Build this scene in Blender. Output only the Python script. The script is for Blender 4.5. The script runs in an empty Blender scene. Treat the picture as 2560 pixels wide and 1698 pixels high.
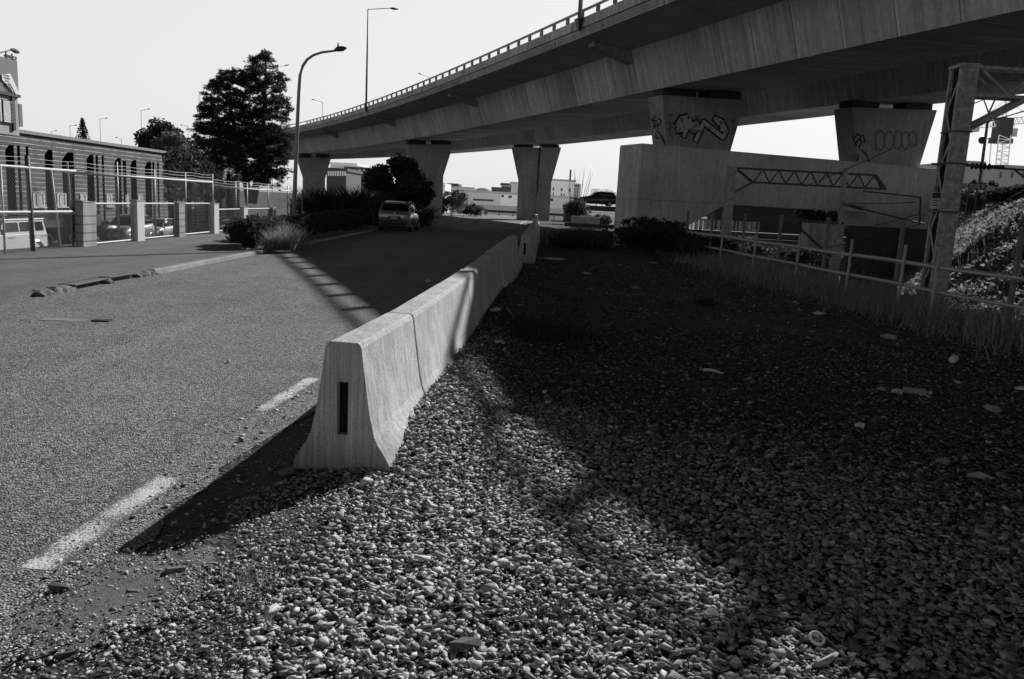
import bpy, math, random
import numpy as np
from mathutils import Vector, Matrix
rnd = random.Random(7); NR = np.random.default_rng(11)
SC = bpy.context.scene; COL = SC.collection
PI = math.pi; R = math.radians
# ---------------------------------------------------------------- camera maths (measured from the photograph)
CF, CHZ, CROLL, CH = 2000.0, 507.0, 0.052, 1.69
CP = math.atan((849 - CHZ) * math.cos(CROLL) / CF)
_fw = Vector((0, math.cos(CP), -math.sin(CP))); _up = Vector((0, math.sin(CP), math.cos(CP))); _rt = Vector((1, 0, 0))
_ix = math.cos(CROLL) * _rt + math.sin(CROLL) * _up; _iy = -math.sin(CROLL) * _rt + math.cos(CROLL) * _up
CAMLOC = Vector((0, 0, CH))
def ray(u, v): return _fw + _ix * ((u - 1280) / CF) - _iy * ((v - 849) / CF)
def at(u, v, Y):                       # a point of the place seen at (u, v) and lying at distance Y
    d = ray(u, v); return CAMLOC + d * (Y / d.y)
def gd(u, v, z=0.0):                   # the point of the plane of height z seen at (u, v)
    d = ray(u, v); return CAMLOC + d * ((z - CH) / d.z)
cam = bpy.data.cameras.new("camera"); camo = bpy.data.objects.new("camera", cam); COL.objects.link(camo)
cam.sensor_width = 36; cam.lens = CF / 2560 * 36; cam.clip_end = 6000; cam.clip_start = 0.05
camo.matrix_world = Matrix(((_ix.x, _iy.x, -_fw.x, 0), (_ix.y, _iy.y, -_fw.y, 0), (_ix.z, _iy.z, -_fw.z, CH), (0, 0, 0, 1)))
SC.camera = camo
# ---------------------------------------------------------------- light
SUN_AZ, SUN_EL = 28.2, 28.9
w = bpy.data.worlds.new("World"); SC.world = w; w.use_nodes = True
nt = w.node_tree; bg = nt.nodes["Background"]
sky = nt.nodes.new("ShaderNodeTexSky"); sky.sky_type = 'NISHITA'; sky.sun_disc = False
sky.sun_elevation = R(SUN_EL); sky.sun_rotation = R(SUN_AZ); sky.air_density = 1.0; sky.dust_density = 0.7; sky.ozone_density = 1.0
sep = nt.nodes.new("ShaderNodeSeparateColor"); nt.links.new(sky.outputs[0], sep.inputs[0])      # black and white film: the blue record of the sky,
cv = nt.nodes.new("ShaderNodeMapRange"); cv.interpolation_type = 'SMOOTHSTEP'                          # through the film's contrast curve
for i, q in enumerate((1.3, 4.6, .5, 6.7)): cv.inputs[i + 1].default_value = q
mn = nt.nodes.new("ShaderNodeMath"); mn.operation = 'MINIMUM'; mn.inputs[1].default_value = 13.0
mx = nt.nodes.new("ShaderNodeMath"); mx.operation = 'MULTIPLY_ADD'; mx.inputs[1].default_value = .22
nt.links.new(sep.outputs[2], cv.inputs[0]); nt.links.new(sep.outputs[2], mn.inputs[0]); nt.links.new(mn.outputs[0], mx.inputs[0]); nt.links.new(cv.outputs[0], mx.inputs[2])
tcw = nt.nodes.new("ShaderNodeTexCoord"); dt = nt.nodes.new("ShaderNodeVectorMath"); dt.operation = 'DOT_PRODUCT'      # sky dimmed away from the sun to cut fill light in the shade
dt.inputs[1].default_value = (math.sin(R(SUN_AZ)), math.cos(R(SUN_AZ)), 0); nt.links.new(tcw.outputs['Generated'], dt.inputs[0])
gr_ = nt.nodes.new("ShaderNodeMapRange"); gr_.interpolation_type = 'SMOOTHSTEP'
for i, q in enumerate((-.3, .38, .46, 1.0)): gr_.inputs[i + 1].default_value = q
nt.links.new(dt.outputs['Value'], gr_.inputs[0]); fin_ = nt.nodes.new("ShaderNodeMath"); fin_.operation = 'MULTIPLY'
nt.links.new(mx.outputs[0], fin_.inputs[0]); nt.links.new(gr_.outputs[0], fin_.inputs[1])
sz = nt.nodes.new("ShaderNodeSeparateXYZ"); nt.links.new(tcw.outputs['Generated'], sz.inputs[0])
hz_ = nt.nodes.new("ShaderNodeMapRange"); hz_.interpolation_type = 'SMOOTHSTEP'
for i, q in enumerate((.255, .46, 1.0, .03)): hz_.inputs[i + 1].default_value = q  # sky overhead dimmed too, to weaken fill on upward faces
nt.links.new(sz.outputs[2], hz_.inputs[0]); fi2 = nt.nodes.new("ShaderNodeMath"); fi2.operation = 'MULTIPLY'
nt.links.new(fin_.outputs[0], fi2.inputs[0]); nt.links.new(hz_.outputs[0], fi2.inputs[1])
nt.links.new(fi2.outputs[0], bg.inputs[0]); bg.inputs[1].default_value = 0.1
sl = bpy.data.lights.new("sun", 'SUN'); sl.energy = 5.0; sl.angle = R(0.53); sl.color = (1, 1, 1)
so = bpy.data.objects.new("sun", sl); COL.objects.link(so)
_sd = Vector((math.sin(R(SUN_AZ)) * math.cos(R(SUN_EL)), math.cos(R(SUN_AZ)) * math.cos(R(SUN_EL)), math.sin(R(SUN_EL))))
so.rotation_euler = _sd.to_track_quat('Z', 'Y').to_euler(); so.location = (30, 40, 60)
SC.view_settings.view_transform = 'Standard'; SC.view_settings.look = 'None'; SC.view_settings.exposure = 0; SC.view_settings.gamma = 1
SC.cycles.max_bounces = 6; SC.cycles.transparent_max_bounces = 24
# ---------------------------------------------------------------- materials (all grey: the photograph is black and white)
MATS = {}
class NB:
    def __init__(s, name):
        s.m = bpy.data.materials.new(name); s.m.use_nodes = True; s.t = s.m.node_tree; s.n = s.t.nodes; s.b = s.n["Principled BSDF"]; s.out = s.n["Material Output"]
    def new(s, ty, **k):
        x = s.n.new(ty)
        for a, v in k.items(): setattr(x, a, v)
        return x
    def link(s, a, b): s.t.links.new(a, b)
    def coord(s, kind='Object', scale=(1, 1, 1)):
        c = s.new("ShaderNodeTexCoord"); mp = s.new("ShaderNodeMapping"); mp.inputs['Scale'].default_value = scale
        s.link(c.outputs[kind], mp.inputs[0]); return mp.outputs[0]
    def noise(s, vec, scale, detail=4, rough=.6):
        x = s.new("ShaderNodeTexNoise"); x.inputs['Scale'].default_value = scale; x.inputs['Detail'].default_value = detail; x.inputs['Roughness'].default_value = rough
        s.link(vec, x.inputs['Vector']); return x.outputs['Fac']
    def voro(s, vec, scale, out='Color'):
        x = s.new("ShaderNodeTexVoronoi"); x.inputs['Scale'].default_value = scale; s.link(vec, x.inputs['Vector']); return x.outputs[out]
    def ma(s, op, a, b=None, c=None, clamp=False):
        x = s.new("ShaderNodeMath", operation=op, use_clamp=clamp)
        for i, q in enumerate((a, b, c)):
            if q is None: continue
            if isinstance(q, (int, float)): x.inputs[i].default_value = q
            else: s.link(q, x.inputs[i])
        return x.outputs[0]
    def rng(s, f, a, b, lo=.3, hi=.7):
        x = s.new("ShaderNodeMapRange"); x.inputs[1].default_value = lo; x.inputs[2].default_value = hi; x.inputs[3].default_value = a; x.inputs[4].default_value = b
        s.link(f, x.inputs[0]); return x.outputs[0]
    def mix(s, f, a, b):
        return s.ma('ADD', s.ma('MULTIPLY', s.ma('SUBTRACT', 1.0, f), a), s.ma('MULTIPLY', f, b))
    def color(s, val): s.link(val, s.b.inputs['Base Color'])
    def bump(s, h, strength=.5, dist=.02):
        x = s.new("ShaderNodeBump"); x.inputs['Strength'].default_value = strength; x.inputs['Distance'].default_value = dist
        s.link(h, x.inputs['Height']); s.link(x.outputs[0], s.b.inputs['Normal'])
def plain(name, v, rough=.6, metal=0., var=.25, scale=6., bump=0., spec=.5):
    if name in MATS: return MATS[name]
    k = NB(name); c = k.coord(); n1 = k.noise(c, scale, 5); n2 = k.noise(c, scale * 7, 3)
    f = k.ma('ADD', k.ma('MULTIPLY', n1, .6), k.ma('MULTIPLY', n2, .4))
    k.color(k.rng(f, v * (1 - var), v * (1 + var), .35, .65))
    k.b.inputs['Roughness'].default_value = rough; k.b.inputs['Metallic'].default_value = metal; k.b.inputs['Specular IOR Level'].default_value = spec
    if bump: k.bump(n2, bump, .01)
    MATS[name] = k.m; return k.m
def concrete(name, v, uv=False, panel=0., streak=.5, joints=(), fine=40., blot=.5):
    if name in MATS: return MATS[name]
    k = NB(name); o = k.coord('UV' if uv else 'Object')
    big = k.noise(o, blot, 5); med = k.noise(o, 3.5, 5, .7); fin = k.noise(o, fine, 3, .7)
    st = k.noise(k.coord('UV' if uv else 'Object', (2.2, .12, 1) if uv else (5, 5, .22)), 1.6, 4, .65)
    val = k.ma('MULTIPLY', k.rng(big, .78, 1.22), k.rng(med, .84, 1.16))
    val = k.ma('MULTIPLY', val, k.rng(fin, .86, 1.14))
    val = k.ma('MULTIPLY', val, k.rng(st, 1 - streak, 1 + streak * .55, .25, .75))
    if panel:
        s = k.new("ShaderNodeSeparateXYZ"); k.link(o, s.inputs[0])
        q = k.ma('DIVIDE', s.outputs[0], panel); fl = k.ma('FLOOR', q); fr = k.ma('SUBTRACT', q, fl)
        wn = k.new("ShaderNodeTexWhiteNoise", noise_dimensions='1D'); k.link(fl, wn.inputs['W'])
        val = k.ma('MULTIPLY', val, k.rng(wn.outputs[0], .86, 1.16, 0, 1))
        val = k.ma('MULTIPLY', val, k.ma('SUBTRACT', 1.0, k.ma('MULTIPLY', k.ma('LESS_THAN', fr, .022), .5)))
        val = k.ma('MULTIPLY', val, k.ma('ADD', 1.0, k.ma('MULTIPLY', k.ma('GREATER_THAN', fr, .965), .3)))
    for z in joints:
        s = k.new("ShaderNodeSeparateXYZ"); k.link(o, s.inputs[0])
        d = k.ma('ABSOLUTE', k.ma('SUBTRACT', s.outputs[1 if uv else 2], z))
        val = k.ma('MULTIPLY', val, k.ma('SUBTRACT', 1.0, k.ma('MULTIPLY', k.ma('LESS_THAN', d, .02), .5)))
    k.color(k.ma('MULTIPLY', val, v)); k.b.inputs['Roughness'].default_value = .88
    k.bump(k.ma('ADD', fin, med), .35, .012)
    MATS[name] = k.m; return k.m
# ---------------------------------------------------------------- mesh building
ORG = {}
class MB:
    def __init__(s): s.v = []; s.f = []; s.uv = None
    def add(s, vs, fs):
        n = len(s.v); s.v += [tuple(p) for p in vs]; s.f += [tuple(i + n for i in f) for f in fs]
    def box(s, c, d, rz=0., rx=0., ry=0.):
        x, y, z = d[0] / 2, d[1] / 2, d[2] / 2
        P = [Vector((a * x, b * y, e * z)) for e in (-1, 1) for a, b in ((-1, -1), (1, -1), (1, 1), (-1, 1))]
        if rz or rx or ry:
            M = Matrix.Rotation(rz, 3, 'Z') @ Matrix.Rotation(ry, 3, 'Y') @ Matrix.Rotation(rx, 3, 'X'); P = [M @ p for p in P]
        s.add([p + Vector(c) for p in P], [(3, 2, 1, 0), (4, 5, 6, 7), (0, 1, 5, 4), (1, 2, 6, 5), (2, 3, 7, 6), (3, 0, 4, 7)])
    def bar(s, a, b, w, h=None, up=(0, 0, 1)):
        a, b = Vector(a), Vector(b); h = h or w; d = (b - a).normalized(); u = Vector(up)
        if abs(d.dot(u)) > .95: u = Vector((0, 1, 0))
        x = d.cross(u).normalized(); y = x.cross(d).normalized()
        P = [p + x * (i * w / 2) + y * (j * h / 2) for p in (a, b) for i, j in ((-1, -1), (1, -1), (1, 1), (-1, 1))]
        s.add(P, [(3, 2, 1, 0), (4, 5, 6, 7), (0, 1, 5, 4), (1, 2, 6, 5), (2, 3, 7, 6), (3, 0, 4, 7)])
    def tube(s, pts, r, n=8, cap=True):
        pts = [Vector(p) for p in pts]; rs = r if isinstance(r, (list, tuple)) else [r] * len(pts); rings = []
        for i, p in enumerate(pts):
            d = (pts[min(i + 1, len(pts) - 1)] - pts[max(i - 1, 0)]).normalized(); u = Vector((0, 0, 1))
            if abs(d.dot(u)) > .97: u = Vector((0, 1, 0))
            x = d.cross(u).normalized(); y = x.cross(d).normalized()
            rings.append([p + (x * math.cos(2 * PI * k / n) + y * math.sin(2 * PI * k / n)) * rs[i] for k in range(n)])
        vs = [q for g in rings for q in g]; fs = []
        for i in range(len(pts) - 1):
            for k in range(n): a = i * n + k; b = i * n + (k + 1) % n; fs.append((a, b, b + n, a + n))
        if cap: fs.append(tuple(range(n - 1, -1, -1))); fs.append(tuple((len(pts) - 1) * n + k for k in range(n)))
        s.add(vs, fs)
    def prism(s, pts, vec):
        n = len(pts); v = Vector(vec); s.add([Vector(p) for p in pts] + [Vector(p) + v for p in pts],
            [tuple(range(n - 1, -1, -1)), tuple(range(n, 2 * n))] + [(i, (i + 1) % n, (i + 1) % n + n, i + n) for i in range(n)])
    def loft(s, rings, cap=True, closed=True):
        n = len(rings[0]); fs = []
        for i in range(len(rings) - 1):
            for k in range(n if closed else n - 1): a = i * n + k; b = i * n + (k + 1) % n; fs.append((a, b, b + n, a + n))
        if cap and closed: fs.append(tuple(range(n - 1, -1, -1))); fs.append(tuple((len(rings) - 1) * n + k for k in range(n)))
        s.add([q for g in rings for q in g], fs)
    def ball(s, c, r, n=10, m=6):
        r = r if isinstance(r, (tuple, list)) else (r, r, r); rings = []
        for i in range(m + 1):
            t = PI * i / m; t = min(max(t, .05), PI - .05)
            rings.append([(c[0] + r[0] * math.sin(t) * math.cos(2 * PI * k / n), c[1] + r[1] * math.sin(t) * math.sin(2 * PI * k / n), c[2] - r[2] * math.cos(t)) for k in range(n)])
        s.loft(rings)
    def build(s, name, mat, parent=None, smooth=False, local=False, bevel=0.):
        org = Vector((0, 0, 0))
        if parent is not None:
            org = ORG.get(parent.name, Vector((0, 0, 0)))
        me = bpy.data.meshes.new(name)
        vs = s.v if local or parent is None else [(x - org.x, y - org.y, z - org.z) for x, y, z in s.v]
        me.from_pydata(vs, [], s.f); me.update()
        if s.uv is not None:
            ul = me.uv_layers.new(name="UVMap")
            ul.data.foreach_set("uv", np.array([s.uv[l.vertex_index] for l in me.loops], dtype=np.float32).ravel())
        if smooth: me.polygons.foreach_set("use_smooth", [True] * len(me.polygons))
        me.materials.append(mat)
        o = bpy.data.objects.new(name, me); COL.objects.link(o)
        if parent is not None: o.parent = parent; ORG[o.name] = org
        if bevel:
            b = o.modifiers.new("bevel", 'BEVEL'); b.width = bevel; b.segments = 2; b.limit_method = 'ANGLE'; b.angle_limit = R(40)
        return o
def nptri(name, V, F, mat, parent=None, smooth=False, attr=None):     # a mesh straight from arrays; faces all of one size
    org = ORG.get(parent.name, Vector((0, 0, 0))) if parent is not None else Vector((0, 0, 0))
    V = np.asarray(V, np.float32) - np.array(org, np.float32); F = np.asarray(F, np.int32); k = F.shape[1]
    me = bpy.data.meshes.new(name); me.vertices.add(len(V)); me.vertices.foreach_set("co", V.ravel())
    me.loops.add(F.size); me.loops.foreach_set("vertex_index", F.ravel())
    me.polygons.add(len(F)); me.polygons.foreach_set("loop_start", np.arange(0, F.size, k, dtype=np.int32)); me.polygons.foreach_set("loop_total", np.full(len(F), k, np.int32))
    if attr is not None:
        a = me.attributes.new("tone", 'FLOAT', 'POINT'); a.data.foreach_set("value", np.asarray(attr, np.float32))
    me.update(calc_edges=True); me.validate()
    if smooth: me.polygons.foreach_set("use_smooth", [True] * len(me.polygons))
    me.materials.append(mat); o = bpy.data.objects.new(name, me); COL.objects.link(o)
    if parent is not None: o.parent = parent; ORG[o.name] = org
    return o
def tag(o, label, cat, group=None, kind=None):
    o["label"] = label; o["category"] = cat
    if group: o["group"] = group
    if kind: o["kind"] = kind
    return o
def thing(name, label, cat, loc=(0, 0, 0), rz=0., group=None):
    o = bpy.data.objects.new(name, None); COL.objects.link(o); o.location = loc; o.rotation_euler = (0, 0, rz); o.empty_display_size = .2
    ORG[o.name] = Vector(loc); return tag(o, label, cat, group)
def struct(o): o["kind"] = "structure"; return o
def dup(root, loc, rz, label, group=None):
    r = root.copy(); COL.objects.link(r); r.location = loc; r.rotation_euler = (0, 0, rz); r["label"] = label
    if group: r["group"] = group
    for ch in list(root.children):
        c = ch.copy(); COL.objects.link(c); c.parent = r
        for g in list(ch.children): d = g.copy(); COL.objects.link(d); d.parent = c
    return r
def text(body, size, mat, parent, M, name='lettering', ext=.002, align='CENTER'):
    cu = bpy.data.curves.new(name, 'FONT'); cu.body = body; cu.size = size; cu.extrude = ext; cu.align_x = align; cu.align_y = 'CENTER'
    tmp = bpy.data.objects.new(name, cu); COL.objects.link(tmp); me = bpy.data.meshes.new_from_object(tmp.evaluated_get(bpy.context.evaluated_depsgraph_get()))
    bpy.data.objects.remove(tmp); me.materials.clear(); me.materials.append(mat); o = bpy.data.objects.new(name, me); COL.objects.link(o)
    o.parent = parent; o.matrix_parent_inverse = Matrix(); org = ORG[parent.name]
    o.matrix_local = Matrix.Translation(-org) @ M; return o
def frame3(c, x, z):                   # a matrix whose X runs along x, Y along z (the face's up), for lettering on a face
    x = Vector(x).normalized(); z = Vector(z).normalized(); n = x.cross(z).normalized()
    return Matrix(((x.x, z.x, n.x, c[0]), (x.y, z.y, n.y, c[1]), (x.z, z.z, n.z, c[2]), (0, 0, 0, 1)))
def sm(a, b, t): t = min(max((t - a) / (b - a), 0.), 1.); return t * t * (3 - 2 * t)
# ================================================================ the ground
def fence_x(y): return 7.45 - .062 * (y - 12)
def barrier_x(y): return float(np.interp(y, [4.7, 6.1, 9.3, 14, 22, 40, 70, 95], [-1.01, -.87, -.66, -.47, -.12, .62, 1.55, 2.3]))
def hashn(x, y):
    return .5 * math.sin(1.7 * x + 2.3 * y) + .3 * math.sin(3.9 * x - 1.3 * y + 1.) + .2 * math.sin(7.1 * x + 6.3 * y + 2.)
def zg(x, y):
    z = 0.
    d = x - fence_x(min(y, 40)) - .7
    if d > 0 and y > -5:
        z -= 1.7 * sm(0, 4, d)
        x0 = 14.5 if y < 33 else .43 * y
        z += 4.9 * sm(x0, x0 + 8.5, x) + (.18 * hashn(x, y) if x > x0 else 0)
    if y > 2:
        bx = barrier_x(y); q = x - bx
        if 0 < q < 3 and y < 22: z += .2 * math.exp(-((q - .38) / .42) ** 2) * sm(4.3, 6.0, y) * (1 - sm(13, 19, y))
        if q > .25 and d < .3: z += .025 * hashn(x, y) * sm(.25, .9, q)
    if x < -11.0: z -= 2.3 * sm(11.0, 12.2, -x) * (1 - sm(32, 42, y) * (1 - sm(12.5, 15, -x)))
    if y > 100: z -= 2.2 * sm(100, 130, y)
    return z
def axis(pts):
    out = []
    for a, b, st in pts:
        n = max(1, round((b - a) / st)); out += [a + (b - a) * i / n for i in range(n)]
    return out + [pts[-1][1]]
xs = axis([(-900, -60, 60), (-60, -13, 4), (-13, -10.8, .2), (-10.8, -2, .8), (-2, 12, .2), (12, 40, .8), (40, 80, 5), (80, 900, 60)])
ys = axis([(-40, 1, 4), (1, 26, .2), (26, 60, 1.), (60, 140, 4), (140, 300, 20), (300, 3000, 150)])
gm = MB(); nx = len(xs)
gm.v = [(x, y, zg(x, y)) for y in ys for x in xs]
gm.f = [(j * nx + i, j * nx + i + 1, (j + 1) * nx + i + 1, (j + 1) * nx + i) for j in range(len(ys) - 1) for i in range(nx - 1)]
def soil(name, v):
    k = NB(name); c = k.coord(); a = k.noise(c, .35, 5); b = k.noise(c, 14, 6, .75); d = k.voro(c, 38, 'Color')
    s = k.new("ShaderNodeSeparateColor"); k.link(d, s.inputs[0])
    val = k.ma('MULTIPLY', k.rng(a, .7, 1.2), k.rng(b, .5, 1.5)); val = k.ma('MULTIPLY', val, k.rng(s.outputs[0], .5, 1.5, 0, 1))
    k.color(k.ma('MULTIPLY', val, v)); k.b.inputs['Roughness'].default_value = .95
    k.bump(k.ma('ADD', b, k.voro(c, 38, 'Distance')), .9, .03); return k.m
ground = struct(gm.build("ground", soil("soil", .06), smooth=True))
def asphalt(name, v, grain=95., patch=.4, contrast=.75):
    k = NB(name); c = k.coord(); a = k.noise(c, patch, 5); b = k.ma('ADD', k.ma('MULTIPLY', k.noise(c, 2.2, 4), .5), k.ma('MULTIPLY', k.noise(k.coord('Object', (1.6, .07, 1)), 1., 4), .5))
    vo = k.new("ShaderNodeTexVoronoi"); vo.inputs['Scale'].default_value = grain; k.link(c, vo.inputs['Vector'])
    s = k.new("ShaderNodeSeparateColor"); k.link(vo.outputs['Color'], s.inputs[0])
    g2 = k.noise(c, grain * .4, 3, .8)
    val = k.ma('MULTIPLY', k.rng(a, .84, 1.16), k.rng(b, .78, 1.24))
    val = k.ma('MULTIPLY', val, k.rng(s.outputs[0], 1 - contrast, 1 + contrast * 1.25, 0, 1)); val = k.ma('MULTIPLY', val, k.rng(g2, .5, 1.5))
    # worn patch near the gutter
    k.color(k.ma('MULTIPLY', val, v)); k.b.inputs['Roughness'].default_value = .9; k.b.inputs['Specular IOR Level'].default_value = .3
    k.bump(k.ma('SUBTRACT', g2, vo.outputs['Distance']), 1.0, .012); return k.m
M_ASPH = asphalt("road_asphalt", .2, 85., .4, .85)
M_PATH = asphalt("footpath_asphalt", .21, 130., .25, .4)
def kerb_x(y): return -6.8 if y < 24 else -6.8 - .1 * sm(24, 40, y)
def road_edge(y): return -1.72 + .06 * hashn(3 * y, y) if y < 4.8 else barrier_x(y) - .36 - .35 * (1 - sm(4.8, 9, y))
rd = MB(); ry = axis([(-40, 2, 6), (2, 12, .12), (12, 104, 1.0)])
cols = [0, .08, .2, .35, .5, .65, .8, .88, .93, .97, 1.]
for y in ry:
    a = kerb_x(y) - .12; b = road_edge(y)
    if y > 78: a = -6.9 - 2.5 * sm(78, 100, y)
    rd.v += [(a + (b - a) * t, y, .006 + .03 * math.sin(PI * t)) for t in cols]
nc = len(cols); rd.f = [(j * nc + i, j * nc + i + 1, (j + 1) * nc + i + 1, (j + 1) * nc + i) for j in range(len(ry) - 1) for i in range(nc - 1)]
struct(rd.build("road", M_ASPH, smooth=True))
def zpath(y): return .012 + .075 * sm(10.3, 11.9, y)
fp = MB(); fy = axis([(-40, 9, 4), (9, 26, .5), (26, 60, 3)])
for y in fy: fp.v += [(-11.0, y, zpath(y) + .04), (-9, y, zpath(y) + .02), (kerb_x(y) - .13, y, zpath(y)), (kerb_x(y) - (.05 if y < 11 else .12), y, -.02)]
fp.f = [(4 * j + i, 4 * j + i + 1, 4 * j + i + 5, 4 * j + i + 4) for j in range(len(fy) - 1) for i in (0, 1, 2)]
struct(fp.build("footpath", M_PATH))
M_KERB = concrete("kerb_concrete", .3, streak=.2)
kb = MB(); ky = axis([(-40, 9, 4), (9, 12.2, .4)])
def kerb(ya, yb, st):
    m = MB(); rings = []
    for y in axis([(ya, yb, st)]):
        x = kerb_x(y); z = zpath(y) + .012; w = .018 * hashn(y * 2, y)
        rings.append([(x - .128, y, -.02), (x + .01 + w, y, -.02), (x + w * .6, y, z - .02), (x - .025, y, z), (x - .128, y, z)])
    m.loft(rings); return struct(m.build("kerb", M_KERB))
kerb(15.1, 60, .5)
# street drain: broken kerb blocks round two dark throats
dr = thing("kerb_drain", "broken kerbside drain with two dark openings in worn stone blocks", "drain", (-6.86, 13.2, 0))
M_STONE = concrete("worn_stone", .15, streak=.3, fine=25)
for ya, yb in ((11.42, 11.75), (11.78, 12.3), (13.28, 13.42), (14.42, 14.72), (14.75, 15.07)):
    m = MB(); rings = []; n_ = max(3, int((yb - ya) / .07))
    for i in range(n_ + 1):
        y = ya + (yb - ya) * i / n_; e = .75 if i in (0, n_) else 1; j = lambda a: rnd.uniform(-a, a)
        rings.append([(-6.99 + j(.01), y, -.03), (-6.75 + j(.03), y, -.03), (-6.77 + j(.03), y, .05 * e + j(.015)), (-6.84 + j(.03), y, .095 * e + j(.015)), (-6.98, y, .09 * e + j(.008))])
    m.loft(rings); m.build("kerb_block", M_STONE, dr)
m = MB(); m.box((-6.9, 12.8, .088), (.2, 1.0, .022), rx=.008); m.box((-6.92, 13.92, .094), (.2, 1.0, .022), rx=-.012); m.build("lintel", M_STONE, dr, bevel=.01)
m = MB(); m.box((-7.02, 13.35, .03), (.06, 2.2, .13)); m.build("throat", plain("drain_black", .004, .9), dr)
# painted line: worn dashes
def paint(name, v=.8, wear=.5, sc=55.):
    k = NB(name); c = k.coord(); a = k.noise(c, sc, 4, .8); b = k.noise(c, 3, 3)
    s = k.new('ShaderNodeSeparateXYZ'); k.link(k.coord('UV'), s.inputs[0]); u = k.ma('ABSOLUTE', s.outputs[0]); f = k.ma('SUBTRACT', k.ma('ADD', k.ma('MULTIPLY', a, .8), k.ma('MULTIPLY', b, .3)), k.ma('MULTIPLY', k.ma('POWER', u, 3.), .13))
    k.color(k.rng(f, .10, v, wear, wear + .07)); k.b.inputs['Roughness'].default_value = .8; k.bump(a, .8, .01); return k.m
def zroad(x, y):
    a, b = kerb_x(y), road_edge(y); t = min(max((x - a) / (b - a), 0), 1); return .006 + .03 * math.sin(PI * t)
def marking(pts, wd, mat, lift=.002):
    m = MB(); m.uv = []
    P = []
    for i in range(len(pts) - 1):
        (x0, y0), (x1, y1) = pts[i], pts[i + 1]; n = max(2, int(math.hypot(x1 - x0, y1 - y0) / .3))
        P += [(x0 + (x1 - x0) * k / n, y0 + (y1 - y0) * k / n) for k in range(n + (i == len(pts) - 2))]
    for i, (x, y) in enumerate(P):
        x2, y2 = P[min(i + 1, len(P) - 1)]; x1, y1 = P[max(i - 1, 0)]; L = math.hypot(x2 - x1, y2 - y1); nx_, ny_ = -(y2 - y1) / L, (x2 - x1) / L
        for s_ in (-.5, .5): q = (x + nx_ * wd * s_, y + ny_ * wd * s_); m.v.append((q[0], q[1], zroad(*q) + lift)); m.uv.append((2 * s_, i / max(1, len(P) - 1)))
    m.f = [(2 * i, 2 * i + 1, 2 * i + 3, 2 * i + 2) for i in range(len(P) - 1)]
    return struct(m.build("road_marking", mat))
M_PAINT = paint("worn_paint", .85, .505, 85.); M_PAINT2 = paint("old_paint", .7, .40)
marking([(-2.02, 3.25), (-1.96, 4.45)], .19, M_PAINT); marking([(-1.90, 5.95), (-1.80, 7.15)], .16, M_PAINT)
marking([(-.75, 52), (.2, 60), (.3, 70), (1.0, 82)], .12, M_PAINT2)
for i in range(5): marking([(-4.2 + .85 * i, 75.6), (-3.7 + .85 * i, 75.6)], .3, M_PAINT2)
M_WHITE = paint("fresh_paint", .85, .3)
marking([(-3.0, 96), (1.8, 99)], .5, M_WHITE)
# iron cover with a pale patch, beside it a dark stud
mh = thing("service_cover", "small pale worn service cover lying flush in the sunlit road", "cover", (-5.2, 9.35, .03))
m = MB(); m.box((-5.35, 9.5, zroad(-5.35, 9.5) + .0005), (.6, .2, .004), rz=.1); m.build("cover_patch", paint("patch_grey", .26, .46, 30), mh)
m = MB(); m.box((-4.95, 9.5, zroad(-4.95, 9.5) + .008), (.2, .12, .02), rz=.1); m.build("lid", plain("dark_iron", .03, .6), mh)
# ================================================================ the overpass
BS = np.arange(-75, 175, .5)
_th = .3767 + np.where(BS > 0, 6.3e-4 * BS + 1.714e-5 * BS * BS, 6.3e-4 * BS)
_dx, _dy = -np.sin(_th), np.cos(_th)
_X = np.concatenate([[0], np.cumsum((_dx[1:] + _dx[:-1]) / 4)]); _Y = np.concatenate([[0], np.cumsum((_dy[1:] + _dy[:-1]) / 4)])
_i0 = int(np.argmin(abs(BS))); _X = _X - _X[_i0] + 8.72; _Y = _Y - _Y[_i0] + 38.42
def bth(s): return float(np.interp(s, BS, _th))
def bp(s, o, z):
    t = bth(s); return Vector((float(np.interp(s, BS, _X)) + o * math.cos(t), float(np.interp(s, BS, _Y)) + o * math.sin(t), z - .0015 * s))
def sweep(prof, s0, s1, st=2., close=True, cap=True):
    m = MB(); m.uv = []; ss = axis([(s0, s1, st)]); n = len(prof); L = [0]
    for i in range(n): a, b = prof[i], prof[(i + 1) % n]; L.append(L[-1] + math.hypot(b[0] - a[0], b[1] - a[1]))
    k = n + 1 if close else n
    for s in ss:
        for i in range(k): o, z = prof[i % n]; m.v.append(tuple(bp(s, o, z))); m.uv.append((s, L[i]))
    for j in range(len(ss) - 1):
        for i in range(k - 1): a = j * k + i; m.f.append((a, a + 1, a + 1 + k, a + k))
    if close and cap: m.f.append(tuple(range(n - 1, -1, -1))); m.f.append(tuple((len(ss) - 1) * k + i for i in range(n)))
    return m
ov = thing("overpass", "long curved concrete motorway overpass crossing the whole upper right", "overpass", tuple(bp(0, 0, 9)))
M_WEB = concrete("girder_concrete", .6, True, 2.2, .5, blot=.25); M_SOF = concrete("soffit_concrete", .52, True, 0, .3)
M_PAN = concrete("parapet_concrete", .8, True, 1.55, .75, blot=.4); M_FAS = concrete("fascia_concrete", .6, True, 5., .35)
S0, S1 = -70, 128
m = sweep([(-2.65, 7.14), (2.42, 7.45), (3.0, 9.35), (-3.29, 9.02)], S0, S1); g1 = m.build("box_girder", M_WEB, ov)
m = sweep([(8.74, 7.57), (14.08, 7.97), (14.8, 10.1), (8.1, 9.6)], S0, S1); m.build("box_girder", M_WEB, ov)
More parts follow.
